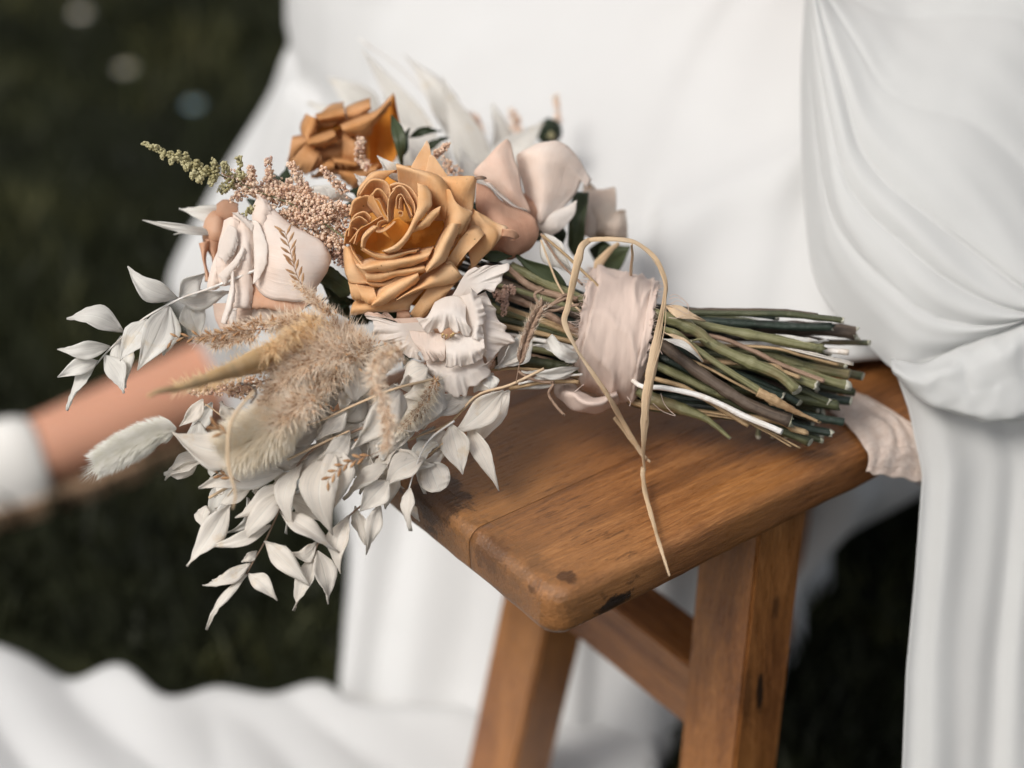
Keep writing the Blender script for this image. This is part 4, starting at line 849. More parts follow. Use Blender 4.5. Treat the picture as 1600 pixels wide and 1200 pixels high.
# right group, lying on the seat edge
sp = sprig('bleached leaf sprig spreading over the seat top below the white lisianthus', cD, [(1500, 240), (1270, 350), (1050, 420), (870, 600), (640, 700), (480, 770)], 1.19, [2.4, 2, 1.4], 'straw')
for b, t, w, bow, roll, z in [((868, 610), (955, 948), 205, .03, 0, 1.178), ((985, 610), (1197, 1056), 130, .06, 15, 1.188), ((1228, 385), (878, 685), 190, .04, 5, 1.182), ((1268, 385), (1028, 805), 190, -.05, -10, 1.196), ((1120, 520), (1010, 760), 140, 0, -10, 1.2),
        ((840, 660), (690, 775), 110, .04, 5, 1.186), ((845, 740), (797, 872), 70, 0, 5, 1.188), ((1330, 60), (1190, 245), 190, 0, 10, 1.205), ((1160, 270), (1030, 400), 170, .05, 0, 1.2), ((1020, 440), (640, 640), 130, .03, 20, 1.195), ((1050, 430), (700, 560), 110, .0, 10, 1.198), ((930, 480), (470, 770), 50, 0, 10, 1.186)]:
    leaf(cD, b, t, w, z, 2, bow, roll, mat='ruscus', parent=sp)
sp_mid = sp = sprig('large papery beige leaves in the middle below the plume', cD, [(760, 310), (500, 375), (240, 480), (0, 590), (-200, 650)], 1.158, [2.2, 2, 1.7], 'straw')
for b, t, w, bow, roll, z, m_ in [((535, 385), (214, 782), 210, .05, 0, 1.150, 'ruscus'), ((545, 395), (505, 650), 140, -.12, 0, 1.152, 'ruscus'), ((235, 462), (208, 158), 210, -.12, 5, 1.162, 'ruscus'), ((240, 465), (110, 380), 170, .1, 5, 1.168, 'ruscus'),
        ((720, 230), (540, 345), 190, .05, 0, 1.18, 'ruscus'), ((730, 330), (550, 430), 130, .1, 10, 1.182, 'ruscus'), ((180, 520), (-30, 720), 130, .05, 10, 1.16, 'ruscus'), ((200, 660), (-20, 850), 140, .1, 10, 1.162, 'ruscus'), ((110, 740), (70, 1200), 230, .04, 5, 1.16, 'ruscus'),
        ((340, 830), (250, 1000), 150, .05, 10, 1.178, 'ruscus'), ((380, 500), (180, 600), 170, 0, 10, 1.18, 'ruscus'), ((700, 420), (560, 640), 160, 0, 10, 1.186, 'ruscus'), ((480, 600), (330, 860), 190, 0, 10, 1.184, 'ruscus'), ((620, 560), (500, 800), 150, 0, 20, 1.188, 'ruscus'), ((300, 560), (100, 780), 190, 0, 10, 1.182, 'ruscus'),
        ((860, 480), (800, 400), 110, 0, 0, 1.188, 'ruscus'), ((60, 460), (-120, 640), 170, 0, 0, 1.18, 'ruscus'), ((0, 640), (-260, 800), 170, 0, 0, 1.178, 'ruscus'), ((-100, 800), (-330, 900), 160, 0, 0, 1.172, 'ruscus')]:
    leaf(cD, b, t, w, z, 2, bow, roll, mat=m_, parent=sp)
stem('twig', cD, [(200, 655), (120, 690), (0, 745), (-220, 850)], 1.158, [1.6, 2.0], 'straw')
stem('twig', cD, [(900, 590), (780, 670), (690, 770)], 1.176, [1.8, 1.4], 'straw'); stem('twig', cD, [(830, 735), (740, 810), (640, 900)], 1.18, [1.8, 1.4], 'straw')
# near the tie
sp = sprig('pale leaves beside the gauze wrap, left of the raffia loop', c6, [(640, 560), (500, 400), (380, 100)], 1.215, [1.8, 1.6], 'straw')
for b, t, w, z, sh in [((390, 60), (600, 310), 160, 1.225, 'ruscus'), ((610, 850), (430, 710), 80, 1.195, 'cut'), ((320, 700), (90, 900), 170, 1.205, 'ruscus'), ((600, 830), (330, 760), 90, 1.205, 'ruscus'), ((620, 900), (260, 930), 70, 1.205, 'ruscus'), ((560, 950), (180, 1040), 90, 1.21, 'ruscus'), ((60, 940), (80, 1060), 110, 1.195, 'ruscus')]:
    leaf(c6, b, t, w, z, 2, 0, 5, mat='ruscusw', parent=sp, shape=sh)
# blurred white leaves at the back
sp = sprig('out of focus white leaf sprig rising behind the roses', ID, [(760, 330), (720, 220), (640, 120), (560, 60)], 1.40, [2, 1.6], 'sW')
for b, t, w, z in [((700, 260), (565, 75), 42, 1.40), ((765, 310), (690, 120), 60, 1.38), ((720, 240), (630, 85), 44, 1.42), ((800, 290), (770, 160), 50, 1.4), ((760, 300), (850, 190), 60, 1.38), ((700, 300), (620, 190), 60, 1.36), ((660, 300), (600, 150), 40, 1.38), ((740, 330), (720, 230), 60, 1.34), ((600, 200), (510, 120), 50, 1.42), ((590, 200), (480, 160), 40, 1.40)]:
    leaf(ID, b, t, w, z, 3, 0, 10, mat='ruscusw', parent=sp)
# green leaves
for cr, b, t, w, z, sh, m_ in [(ID, (548, 458), (500, 425), 30, 1.212, 'cut', 'greenleaf'), (ID, (548, 500), (500, 440), 26, 1.225, 'ruscus', 'greenleaf'), (ID, (555, 470), (500, 485), 22, 1.222, 'ruscus', 'darkleaf'), (c6, (560, 420), (215, 180), 150, 1.222, 'ruscus', 'greenleaf'), (ID, (900, 400), (908, 300), 26, 1.28, 'cut', 'greenleaf'),
        (ID, (930, 420), (985, 385), 44, 1.29, 'ruscus', 'greenleaf'), (ID, (920, 390), (975, 400), 40, 1.30, 'ruscus', 'darkleaf'), (ID, (612, 180), (628, 270), 20, 1.26, 'ruscus', 'greenleaf'), (ID, (625, 250), (640, 200), 20, 1.28, 'ruscus', 'darkleaf'), (ID, (800, 400), (730, 398), 18, 1.215, 'ruscus', 'greenleaf'),
        (ID, (640, 215), (690, 205), 14, 1.30, 'ruscus', 'darkleaf'), (ID, (660, 240), (700, 215), 12, 1.3, 'ruscus', 'darkleaf')]:
    leaf(cr, b, t, w, z, 2, .03, 8, mat=m_, parent=bouquet, shape=sh)
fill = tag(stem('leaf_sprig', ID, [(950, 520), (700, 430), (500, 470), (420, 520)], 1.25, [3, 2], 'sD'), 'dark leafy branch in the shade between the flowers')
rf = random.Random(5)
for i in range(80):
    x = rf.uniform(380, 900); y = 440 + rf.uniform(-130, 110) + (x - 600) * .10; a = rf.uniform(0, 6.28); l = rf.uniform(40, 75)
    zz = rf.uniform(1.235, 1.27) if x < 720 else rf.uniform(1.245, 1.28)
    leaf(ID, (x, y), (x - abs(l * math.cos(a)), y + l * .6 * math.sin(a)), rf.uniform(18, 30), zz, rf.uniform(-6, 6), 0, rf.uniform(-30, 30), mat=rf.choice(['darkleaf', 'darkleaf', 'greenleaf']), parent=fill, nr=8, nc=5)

# ------------------------------------------------------------------ stems through the tie
def cutstem(cr, pts, r, mat, off, left=True, capmat='cut', label=None, node=None, rag=0, name='stem'):
    """pts in crop coordinates, r in crop pixels; off = mm in front of the bundle axis"""
    SEED[0] += 1; rr = random.Random(SEED[0] * 3)
    q = [cr(*p[:2]) for p in pts]; offs = [off + (p[2] if len(p) > 2 else 0) for p in pts]
    if left:
        x0, y0 = q[0]; pre = [(770 + rr.uniform(-20, 30), 475 + (y0 - 560) * .9 + rr.uniform(-8, 8)), (880, 508 + (y0 - 560) * .75), (960, 535 + (y0 - 555) * .72), (1010, 546 + (y0 - 555) * .88)]
        pre = [p for p in pre if p[0] < x0 - 12]; q = pre + q; offs = [off * .55] * len(pre) + offs
    zc = [1.242 - o / 1000 for o in offs]
    p3 = [Bq(x, y, z) for (x, y), z in zip(q, zc)]
    n = 16 + 7 * len(q); k = r / cr.k * 1.235 / FPX if not isinstance(r, (list, tuple)) else None
    rad = [k * (1 + rr.uniform(-.06, .06)) for _ in range(8)] if k else [x / cr.k * 1.235 / FPX for x in [r[0]] * (len(q) - len(pts)) + list(r)]
    V, F, UV = tube_data(p3, rad, 10, n, True); ns = 10
    if node:
        for nx in node:
            t = int(nx * (n - 1))
            for d, f in ((-1, 1.10), (0, 1.24), (1, 1.08)):
                i = max(0, min(n - 1, t + d)); c = sum((V[i * ns + j] for j in range(ns)), Vector()) / ns
                for j in range(ns): V[i * ns + j] = c + (V[i * ns + j] - c) * f
    for i in range(n):
        c = sum((V[i * ns + j] for j in range(ns)), Vector()) / ns
        for j in range(ns):
            V[i * ns + j] += (V[i * ns + j] - c) * .24 * noise.noise(Vector((i * .35, j * .8, SEED[0])))
    axe = (p3[-1] - p3[-2]).normalized()
    for j in range(ns): V[(n - 2) * ns + j] = V[(n - 1) * ns + j] * 1.0 - axe * (.0011 + rr.uniform(0, .0012)) + (V[(n - 1) * ns + j] - Bq(*q[-1], zc[-1])) * .06
    if rag:
        ax = (p3[-1] - p3[-2]).normalized()
        for j in range(ns): V[(n - 1) * ns + j] += ax * rr.uniform(-rag, rag) * (rad[-1])
    else:
        ax = (p3[-1] - p3[-2]).normalized(); tl = rr.uniform(-.9, .9)
        for j in range(ns): V[(n - 1) * ns + j] += ax * math.cos(j / ns * 6.28) * tl * rad[-1]
    # recessed pale cut face
    last = (n - 1) * ns; c = sum((V[last + j] for j in range(ns)), Vector()) / ns
    F = F[:-1]; base = len(V)
    for j in range(ns): V.append(c + (V[last + j] - c) * .78); UV.append((j / ns, 1))
    V.append(c - (p3[-1] - p3[-2]).normalized() * rad[-1] * .25); UV.append((.5, .5))
    mt = [0] * len(F)
    if rad[-1] > .0012 and rr.random() < .7: mt[-ns:] = [1] * ns
    for j in range(ns):
        j2 = (j + 1) % ns; F.append((last + j, last + j2, base + j2, base + j)); mt.append(1); F.append((base + j, base + j2, base + ns)); mt.append(1)
    o = mesh(name, V, F, [M[mat], M[capmat]], bouquet, True, UV, 0, mt)
    if label: tag(o, label)
    return o
ST_ = [
 # points, radius, material, offset
 ([(140, 195), (450, 225), (700, 250), (860, 270)], 15, 'sD', 8), ([(400, 290), (700, 305), (1000, 322), (1205, 322)], 30, 'sD', 14), ([(820, 240), (1050, 258), (1275, 283)], [20, 22, 22], 'sM', 20), ([(830, 220), (950, 225), (1110, 245)], [16, 14, 8], 'sB', 18),
 ([(1000, 330), (1200, 345), (1358, 362)], [44, 50, 48], 'sB', 4), ([(1050, 415), (1250, 420), (1438, 424)], 20, 'sM', -4), ([(280, 285), (500, 335), (900, 412), (1150, 462)], [24, 30, 34, 32], 'sG', 26), ([(950, 440), (1140, 470), (1305, 482)], 21, 'sW', 18),
 ([(60, 235), (200, 280), (350, 350), (450, 430), (650, 530), (860, 620), (985, 725)], [34, 40, 38, 36, 40, 36], 'sG', 38), ([(440, 380), (700, 470), (860, 550), (1150, 662)], 17, 'sP', 27), ([(780, 450), (1000, 500), (1240, 560)], 11, 'sT', 24),
 ([(850, 470), (1100, 530), (1290, 568)], [20, 22, 19], 'sM', 14), ([(700, 480), (1000, 560), (1310, 625)], [26, 34, 34], 'sG', 12), ([(900, 580), (1150, 650), (1298, 690)], [28, 34, 34], 'sG', 20), ([(1000, 560), (1200, 600), (1395, 632)], 28, 'sM', -4),
 ([(780, 560), (880, 595), (998, 640)], 16, 'sT', 34), ([(700, 560), (900, 620), (1105, 692)], 32, 'sG', 28), ([(200, 350), (300, 420), (500, 565), (700, 690), (765, 735)], [20, 22, 22, 24], 'sG', 42), ([(60, 380), (150, 440), (300, 555), (500, 695), (700, 815), (955, 915)], [36, 42, 42, 40, 46], 'sB', 38),
 ([(310, 530), (600, 675), (740, 745)], 10, 'sT', 36), ([(0, 690), (150, 705), (400, 762), (650, 880), (888, 980)], [16, 19, 21, 21], 'sW', 42), ([(80, 640), (250, 690), (400, 770), (680, 940)], 17, 'sT', 34), ([(100, 560), (300, 655), (450, 725), (600, 760)], 30, 'sG', 30),
 ([(60, 760), (250, 830), (400, 890), (470, 940), (565, 1020)], [34, 42, 46, 26, 12], 'sG', 30), ([(700, 900), (900, 980), (1065, 1045)], 30, 'sM', 26), ([(800, 900), (960, 960), (1040, 985)], 21, 'sT', 32), ([(600, 900), (800, 975), (1000, 1080)], 7, 'sT', 32), ([(560, 880), (760, 965), (945, 1072)], 6, 'sT', 34),
 ([(700, 860), (1000, 950), (1200, 990)], 28, 'sD', 18), ([(800, 820), (1050, 880), (1275, 920)], 30, 'sD', 10), ([(700, 720), (1000, 770), (1235, 812)], 36, 'sM', 14), ([(900, 700), (1150, 760), (1325, 790)], 30, 'sD', 0), ([(900, 660), (1150, 700), (1335, 730)], 30, 'sM', -6),
 ([(800, 900), (1000, 990), (1140, 1035)], 20, 'sM', 16), ([(400, 330), (800, 390), (1000, 430)], 24, 'sD', 12), ([(300, 520), (700, 650), (1000, 800)], 26, 'sD', 22), ([(500, 600), (700, 700), (880, 800)], 24, 'sM', 26), ([(200, 600), (500, 760), (800, 900)], 30, 'sM', 26),
 ([(200, 450), (500, 600), (900, 760)], 28, 'sD', 24), ([(150, 520), (400, 640), (800, 860)], 26, 'sD', 28), ([(500, 500), (800, 620), (1190, 800)], 26, 'sM', 16),
]
NODE = {1: [.62], 6: [.78], 8: [.62, .84], 23: [.80]}
for i, (p, r, m_, o_) in enumerate(ST_):
    cap = 'cut' if m_ in ('sG', 'sD', 'sM', 'sB') else m_
    r = [v * .9 for v in r] if isinstance(r, list) else r * .9
    cutstem(c7, p, r, m_, o_, True, cap, None, NODE.get(i), .8 if i in (1, 4, 6, 16, 18, 28, 30) else 0)
# husk at the end of a green stem, side twigs, white split
cutstem(c7, [(735, 730), (800, 760), (900, 815), (1000, 865), (1128, 922)], [26, 34, 22, 12, 9], 'sT', 45, False, 'sT', 'split tan husk at the end of a green stem')
cutstem(c7, [(420, 420), (380, 400), (320, 410)], [10, 7, 6], 'sG', 44, False, 'cut')
leaf(c7, (140, 400), (392, 542), 44, 1.2, 3, .02, 10, mat='ruscusw', parent=bouquet); leaf(c7, (850, 370), (1180, 400), 60, 1.222, 3, -.05, 10, mat='ruscusw', parent=bouquet); leaf(c7, (880, 450), (1335, 552), 18, 1.21, 3, .02, 10, mat='ruscus', parent=bouquet)
leaf(c7, (160, 190), (410, 285), 70, 1.21, 6, .04, 0, mat='raffia', parent=bouquet); leaf(c7, (150, 360), (400, 540), 34, 1.2, 3, .08, 0, mat='raffia', parent=bouquet)
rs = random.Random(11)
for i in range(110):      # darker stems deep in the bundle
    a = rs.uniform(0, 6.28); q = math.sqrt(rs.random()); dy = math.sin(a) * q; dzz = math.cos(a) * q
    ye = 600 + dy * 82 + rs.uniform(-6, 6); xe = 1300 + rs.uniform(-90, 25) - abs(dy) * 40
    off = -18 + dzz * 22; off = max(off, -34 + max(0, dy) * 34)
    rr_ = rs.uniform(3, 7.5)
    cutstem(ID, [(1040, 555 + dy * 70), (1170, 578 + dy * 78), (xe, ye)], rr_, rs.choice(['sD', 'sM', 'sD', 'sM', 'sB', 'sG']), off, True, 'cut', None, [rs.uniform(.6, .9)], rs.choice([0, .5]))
for i in range(34):      # stems left of the tie, running into the flowers
    dy = rs.uniform(-1, 1); xs = rs.uniform(640, 740)
    cutstem(ID, [(xs, 470 + dy * 90), (800, 490 + dy * 70), (900, 520 + dy * 66), (985, 540 + dy * 62)], rs.uniform(3.5, 7), rs.choice(['sD', 'sM', 'sD', 'sP', 'sM', 'sT']), rs.uniform(-14, 14) + (6 if dy > .3 else 0), False, 'cut')
for p, r, m_, o_ in [([(390, 70), (520, 180), (700, 350), (760, 420)], 9, 'sT', 30), ([(380, 60), (500, 240), (640, 380)], 8, 'sP', 26), ([(180, 270), (300, 380), (460, 440), (620, 470)], 22, 'sP', 22), ([(100, 420), (300, 500), (520, 620), (640, 690)], 22, 'sP', 20), ([(260, 850), (450, 880), (620, 910)], 32, 'sM', 26), ([(70, 910), (300, 905), (620, 950)], 9, 'sT', 36), ([(180, 1030), (400, 990), (620, 985)], 12, 'sT', 36), ([(200, 760), (420, 760), (600, 800)], 8, 'sW', 34), ([(240, 1000), (420, 960), (640, 940)], 7, 'sW', 38)]:
    cutstem(c6, p, r, m_, o_, False, m_)

# ------------------------------------------------------------------ gauze wrap
cW = CR(860, 360, 4)
def wrap():
    ringsT = [(255, 262), (300, 262), (430, 292), (540, 312), (620, 345), (668, 385)]; ringsB = [(160, 900), (225, 962), (330, 985), (430, 1030), (520, 1040), (600, 870)]
    V = []; NA, NR = 96, 60
    T = catmull([cW(*p) for p in ringsT], NR); Bt = catmull([cW(*p) for p in ringsB], NR)
    for i in range(NR):
        t = i / (NR - 1)
        for k in range(NA):
            a = k / NA * 2 * math.pi; c = math.cos(a); s = math.sin(a)
            px = (T[i][0] + Bt[i][0]) / 2 + (T[i][0] - Bt[i][0]) / 2 * c - 6 * s * (1 - t); py = (T[i][1] + Bt[i][1]) / 2 + (T[i][1] - Bt[i][1]) / 2 * c
            z = 1.240 - .043 * s
            p = Bq(px, py, z); n = (p - Bq((T[i][0] + Bt[i][0]) / 2, (T[i][1] + Bt[i][1]) / 2, 1.24)).normalized()
            w = t * 5 + a * .35 + 1.3 * noise.noise(Vector((a * .9, t * 2, 3)))
            f = .0024 * (1 - abs(2 * noise.noise(Vector((a * 1.1 + t * 1.2, t * 3.2 - a * .25, 12))))) ** 3 + .0005 * math.sin(w * 2.3) * (.4 + abs(noise.noise(Vector((a * 1.4, t * 3, 9)))) * 1.4) + .0006 * noise.noise(Vector((a * 1.5, t * 10, 1))) + .0003 * noise.noise(Vector((a * 5, t * 40, 1)))
            st = .0026 * (1 if .0 < (t - .18 - .06 * math.sin(a * 2)) else 0) + .0018 * (1 if t > .80 + .05 * math.sin(a + 1) else 0)
            p += n * (f + st) + Vector((noise.noise(Vector((a * 9, 5, t * 3))) * .0022 * (1 if t < .03 or t > .97 else .2), 0, 0))
            V.append(p)
    o = mesh('gauze_wrap', V, grid_faces(NR, NA, True), M['gauze'], bouquet, True, None, .0006); tag(o, 'frayed blush gauze wrapped round the stems')
    def edge(i, a):
        k = int(a / (2 * math.pi) * NA) % NA; return V[i * NA + k]
    r = random.Random(3); VV = []; FF = []
    for i in range(420):
        left = r.random() < .62; a = r.uniform(-.2, 3.4); p = edge(0 if left else NR - 1, a) + Vector((r.uniform(0, .003), 0, 0)) * (1 if left else -1)
        l = r.uniform(.002, .008) * (1.6 if r.random() < .08 else 1); d = Vector((-1 if left else 1, r.uniform(-.4, .2), r.uniform(-.6, .6))).normalized(); b = len(VV); w = Vector((0, 0, .00012))
        q1 = p + d * l * .5 + Vector((0, 0, r.uniform(-1, 1) * l * .2)); q2 = p + d * l + Vector((r.uniform(-1, 1), 0, r.uniform(-1, 1))) * l * .4
        VV += [p - w, p + w, q1 + w, q1 - w, q2]; FF += [(b, b + 1, b + 2, b + 3), (b + 3, b + 2, b + 4)]
    tag(mesh('frayed_edge', VV, FF, M['gauze'], o), kind='stuff')
    for pts in ([(745, 410), (780, 400), (830, 430), (870, 480), (800, 440), (750, 460)], [(740, 545), (790, 548), (830, 530)], [(740, 430), (790, 420), (850, 450), (860, 520), (810, 500), (750, 470)], [(620, 640), (650, 690), (700, 775)], [(215, 400), (205, 440), (235, 480), (215, 500)], [(120, 575), (170, 590), (215, 560)], [(110, 570), (160, 570), (210, 545)],
                [(690, 1020), (710, 1080), (750, 1130), (785, 1160), (700, 1130), (640, 1080)], [(210, 960), (150, 1010)], [(480, 1040), (500, 1070), (495, 1100)]):
        tube('thread', [Bq(*cW(*p), 1.197) for p in pts], [.00022, .0002], M['gauze'], o, 5, 26)
wrap()
def ribbon(name, cr, pts, ws, z, mat, parent, n=60, roll=None, fold=.25, th=.0005, zs=None):
    """flat strip along crop points; ws crop-pixel widths; z constant or list (already metres)"""
    q = [cr(*p[:2]) for p in pts]; zz = zs if zs else [z - (p[2] if len(p) > 2 else 0) / 1000 for p in pts]
    p3 = arc_resample([tuple(Bq(x, y, c)) for (x, y), c in zip(q, zz)], n); V = []; UV = []; SEED[0] += 1
    W_ = np.interp(np.linspace(0, 1, n), np.linspace(0, 1, len(ws)), ws) / cr.k * 1.2 / FPX / 2
    W_ = W_ * np.array([1 + .22 * noise.noise(Vector((i * .17, SEED[0] * 3.1, 0))) + .10 * noise.noise(Vector((i * .6, SEED[0], 5))) for i in range(n)])
    rl = np.interp(np.linspace(0, 1, n), np.linspace(0, 1, len(roll)), roll) if roll else np.zeros(n)
    for i in range(n):
        t = Vector(p3[min(i + 1, n - 1)] - p3[max(i - 1, 0)]).normalized(); s = t.cross(FW).normalized(); nn = s.cross(t).normalized()
        a = R(rl[i]); s2 = s * math.cos(a) + nn * math.sin(a); n2 = nn * math.cos(a) - s * math.sin(a)
        for j in range(7):
            k = j / 3 - 1; V.append(Vector(p3[i]) + s2 * W_[i] * k + n2 * (W_[i] * fold * (abs(k) + .3 * math.sin(k * 7 + i * .1)) + .0003 * noise.noise(Vector((i * .2, k * 3, SEED[0]))))); UV.append((j / 6, i / (n - 1) * 3))
    return mesh(name, V, grid_faces(n, 7), M[mat], parent, True, UV, th)
rb = ribbon('raffia_tie', cW, [(250, 55), (200, 95), (180, 160), (150, 300), (110, 480), (90, 582), (170, 750), (270, 900), (370, 1050), (450, 1190), (560, 1380), (600, 1430)], [34, 52, 50, 40, 30, 20, 24, 30, 32, 30, 28, 24], 0, 'raffia', bouquet, 110, [0, 10, 30, 10, 0, 40, 10, 0, 10, 0, 0, 0],
            zs=[1.185, 1.180, 1.178, 1.178, 1.180, 1.182, 1.184, 1.187, 1.195, 1.21, 1.222, 1.225]); tag(rb, 'straw coloured raffia strand looping over the gauze and lying on the seat')
ribbon('strand', cW, [(240, 60), (300, 55), (420, 55), (520, 70), (600, 120), (660, 180), (700, 260), (722, 340), (715, 420), (690, 560), (660, 720), (630, 880), (600, 1060), (590, 1200), (582, 1400), (590, 1500)], [24, 28, 30, 27, 28, 26, 28, 36, 56, 64, 60, 56, 48, 38, 23, 16], 0, 'raffia', rb, 130, [0, 0, 30, 10, 0, 20, 30, 30, 10, 0, 0, 10, 0, 10, 30, 30],
       zs=[1.183, 1.178, 1.176, 1.177, 1.178, 1.178, 1.178, 1.178, 1.178, 1.178, 1.178, 1.180, 1.184, 1.190, 1.205, 1.212])
ribbon('strand', ID, [(1006, 730), (1005, 745), (1011, 780), (1022, 820), (1032, 855), (1046, 900)], [9, 8, 7, 5, 5, 1.5], 0, 'raffia', rb, 60, [20, 30, 0, 30, 0, 0], zs=[1.212, 1.208, 1.192, 1.174, 1.157, 1.143])
ribbon('strand', cW, [(510, 85), (515, 160), (508, 220), (505, 300)], [26, 26, 26, 26], 0, 'raffia', rb, 30, [60, 40, 50], zs=[1.185, 1.20, 1.215, 1.23])
ribbon('strand', cW, [(430, 80), (380, 120), (310, 200), (280, 260)], [26, 50, 60, 40], 0, 'raffia', rb, 30, [40, 20, 20], zs=[1.25, 1.25, 1.25, 1.245])
ribbon('strand', ID, [(960, 652), (985, 685), (1008, 714), (1016, 722)], [6, 6, 6, 3], 0, 'raffia', rb, 30, [20, 0], zs=[1.215, 1.222, 1.226, 1.226])
for k_, (dx, dz_) in enumerate(((-14, .001), (10, -.001), (22, .0015))):
    tube('fibre', [Bq(*cW(x + dx * (.4 + .6 * math.sin(i * 1.3 + k_)), y), z - .001 - dz_) for i, (x, y, z) in enumerate([(640, 180, 1.178), (705, 260, 1.177), (728, 340, 1.177), (718, 430, 1.177), (700, 560, 1.177), (672, 720, 1.177), (640, 880, 1.179), (612, 1060, 1.183), (598, 1200, 1.189)])], [.00012, .0003, .0002], M['raffia'], rb, 5, 40)
# gauze tail looping on the seat under the tie
gt = loft('gauze_tail', [[(*cW(30, 960), 1.235), (*cW(60, 1060), 1.222), (*cW(180, 1130), 1.215), (*cW(320, 1135), 1.215), (*cW(430, 1080), 1.218)],
                         [(*cW(80, 955), 1.228), (*cW(110, 1010), 1.208), (*cW(200, 1075), 1.198), (*cW(320, 1080), 1.198), (*cW(420, 1030), 1.205)],
                         [(*cW(150, 950), 1.238), (*cW(170, 980), 1.225), (*cW(230, 1035), 1.215), (*cW(330, 1040), 1.215), (*cW(400, 1000), 1.222)]], 16, 40, M['gauze'], bouquet, .0008, .002, 4, to3); tag(gt, 'blush gauze tail curled under the wrap')

def hairs(name, specs, mat, parent, w=.00020, label=None):
    """specs: list of (root, tip, sag)"""
    n = len(specs); V = np.zeros((n, 5, 3)); 
    for i, (a, b, g) in enumerate(specs):
        d = (b - a); s = d.cross(FW)
        s = (s.normalized() if s.length > 1e-9 else RT) * w; m = a.lerp(b, .55) + g
        V[i] = [a - s, a + s, m + s * .8, m - s * .8, b]
    k = np.arange(n)[:, None] * 5; tri = np.concatenate([k + [0, 1, 2], k + [0, 2, 3], k + [3, 2, 4]], 1).reshape(-1, 3); V = V.reshape(-1, 3)
    me = bpy.data.meshes.new(name); me.vertices.add(len(V)); me.vertices.foreach_set('co', V.ravel()); me.loops.add(tri.size); me.loops.foreach_set('vertex_index', tri.ravel().astype(np.int32))
    me.polygons.add(len(tri)); me.polygons.foreach_set('loop_start', np.arange(0, tri.size, 3)); me.polygons.foreach_set('loop_total', np.full(len(tri), 3)); me.update()
    o = link(name, me, M[mat], parent); tag(o, label, kind='stuff'); return o
def hairmat(name, a, b, tr=.4):
    m, n, bs, out = newmat(name); co = coord(n); c = mix(n, smooth(n, nz(n, co, 150, 3, .7), .35, .65), a, b); n.links.new(c, bs.inputs['Base Color']); bs.inputs['Roughness'].default_value = .7
    translucent(n, bs, out, c, tr); return m
M['hP'] = hairmat('fuzz_pink', (.84, .66, .54), (.92, .80, .70)); M['hW'] = hairmat('tail_hair', (.84, .82, .74), (.92, .90, .85)); M['hC'] = hairmat('cream_hair', (.86, .77, .62), (.93, .88, .78)); M['hB'] = hairmat('plume_hair', (.86, .69, .51), (.94, .85, .73)); M['hS'] = hairmat('seed', (.34, .17, .07), (.55, .33, .17), .15)
# ------------------------------------------------------------------ astilbe
def astmat(name, a, b):
    m, n, bs, out = newmat(name); co = coord(n); c = mix(n, smooth(n, nz(n, co, 120, 3, .7), .3, .7), a, b); n.links.new(c, bs.inputs['Base Color']); bs.inputs['Roughness'].default_value = .7
    translucent(n, bs, out, c, .45); return m
M['astP'] = astmat('astilbe_pink', (.95, .72, .54), (.98, .86, .72)); M['astG'] = astmat('astilbe_green', (.52, .47, .24), (.74, .69, .44)); M['astD'] = astmat('astilbe_dusky', (.62, .42, .33), (.80, .60, .50))
ICO = None
def beads(name, items, mats, parent):
    """items: (centre, radius, material index, squash) -> one mesh of small florets"""
    global ICO
    if ICO is None:
        bm = bmesh.new(); bmesh.ops.create_icosphere(bm, subdivisions=1, radius=1); bm.verts.ensure_lookup_table()
        ICO = (np.array([v.co[:] for v in bm.verts]), np.array([[v.index for v in f.verts] for f in bm.faces])); bm.free()
    v0, f0 = ICO; n = len(items); rg = np.random.default_rng(len(items))
    V = np.concatenate([v0 * (np.array([1, 1, 1]) + rg.uniform(-.25, .25, 3)) * r * (1 + rg.uniform(-.2, .2, (len(v0), 1))) + np.array(c) for c, r, m_ in items])
    F = np.concatenate([f0 + i * len(v0) for i in range(n)]); mi = np.repeat([m_ for c, r, m_ in items], len(f0))
    me = bpy.data.meshes.new(name); me.vertices.add(len(V)); me.vertices.foreach_set('co', V.ravel()); me.loops.add(F.size); me.loops.foreach_set('vertex_index', F.ravel())
    me.polygons.add(len(F)); me.polygons.foreach_set('loop_start', np.arange(0, F.size, 3)); me.polygons.foreach_set('loop_total', np.full(len(F), 3)); me.update()
    o = link(name, me, mats, parent); me.polygons.foreach_set('material_index', mi.astype(np.int32)); return o
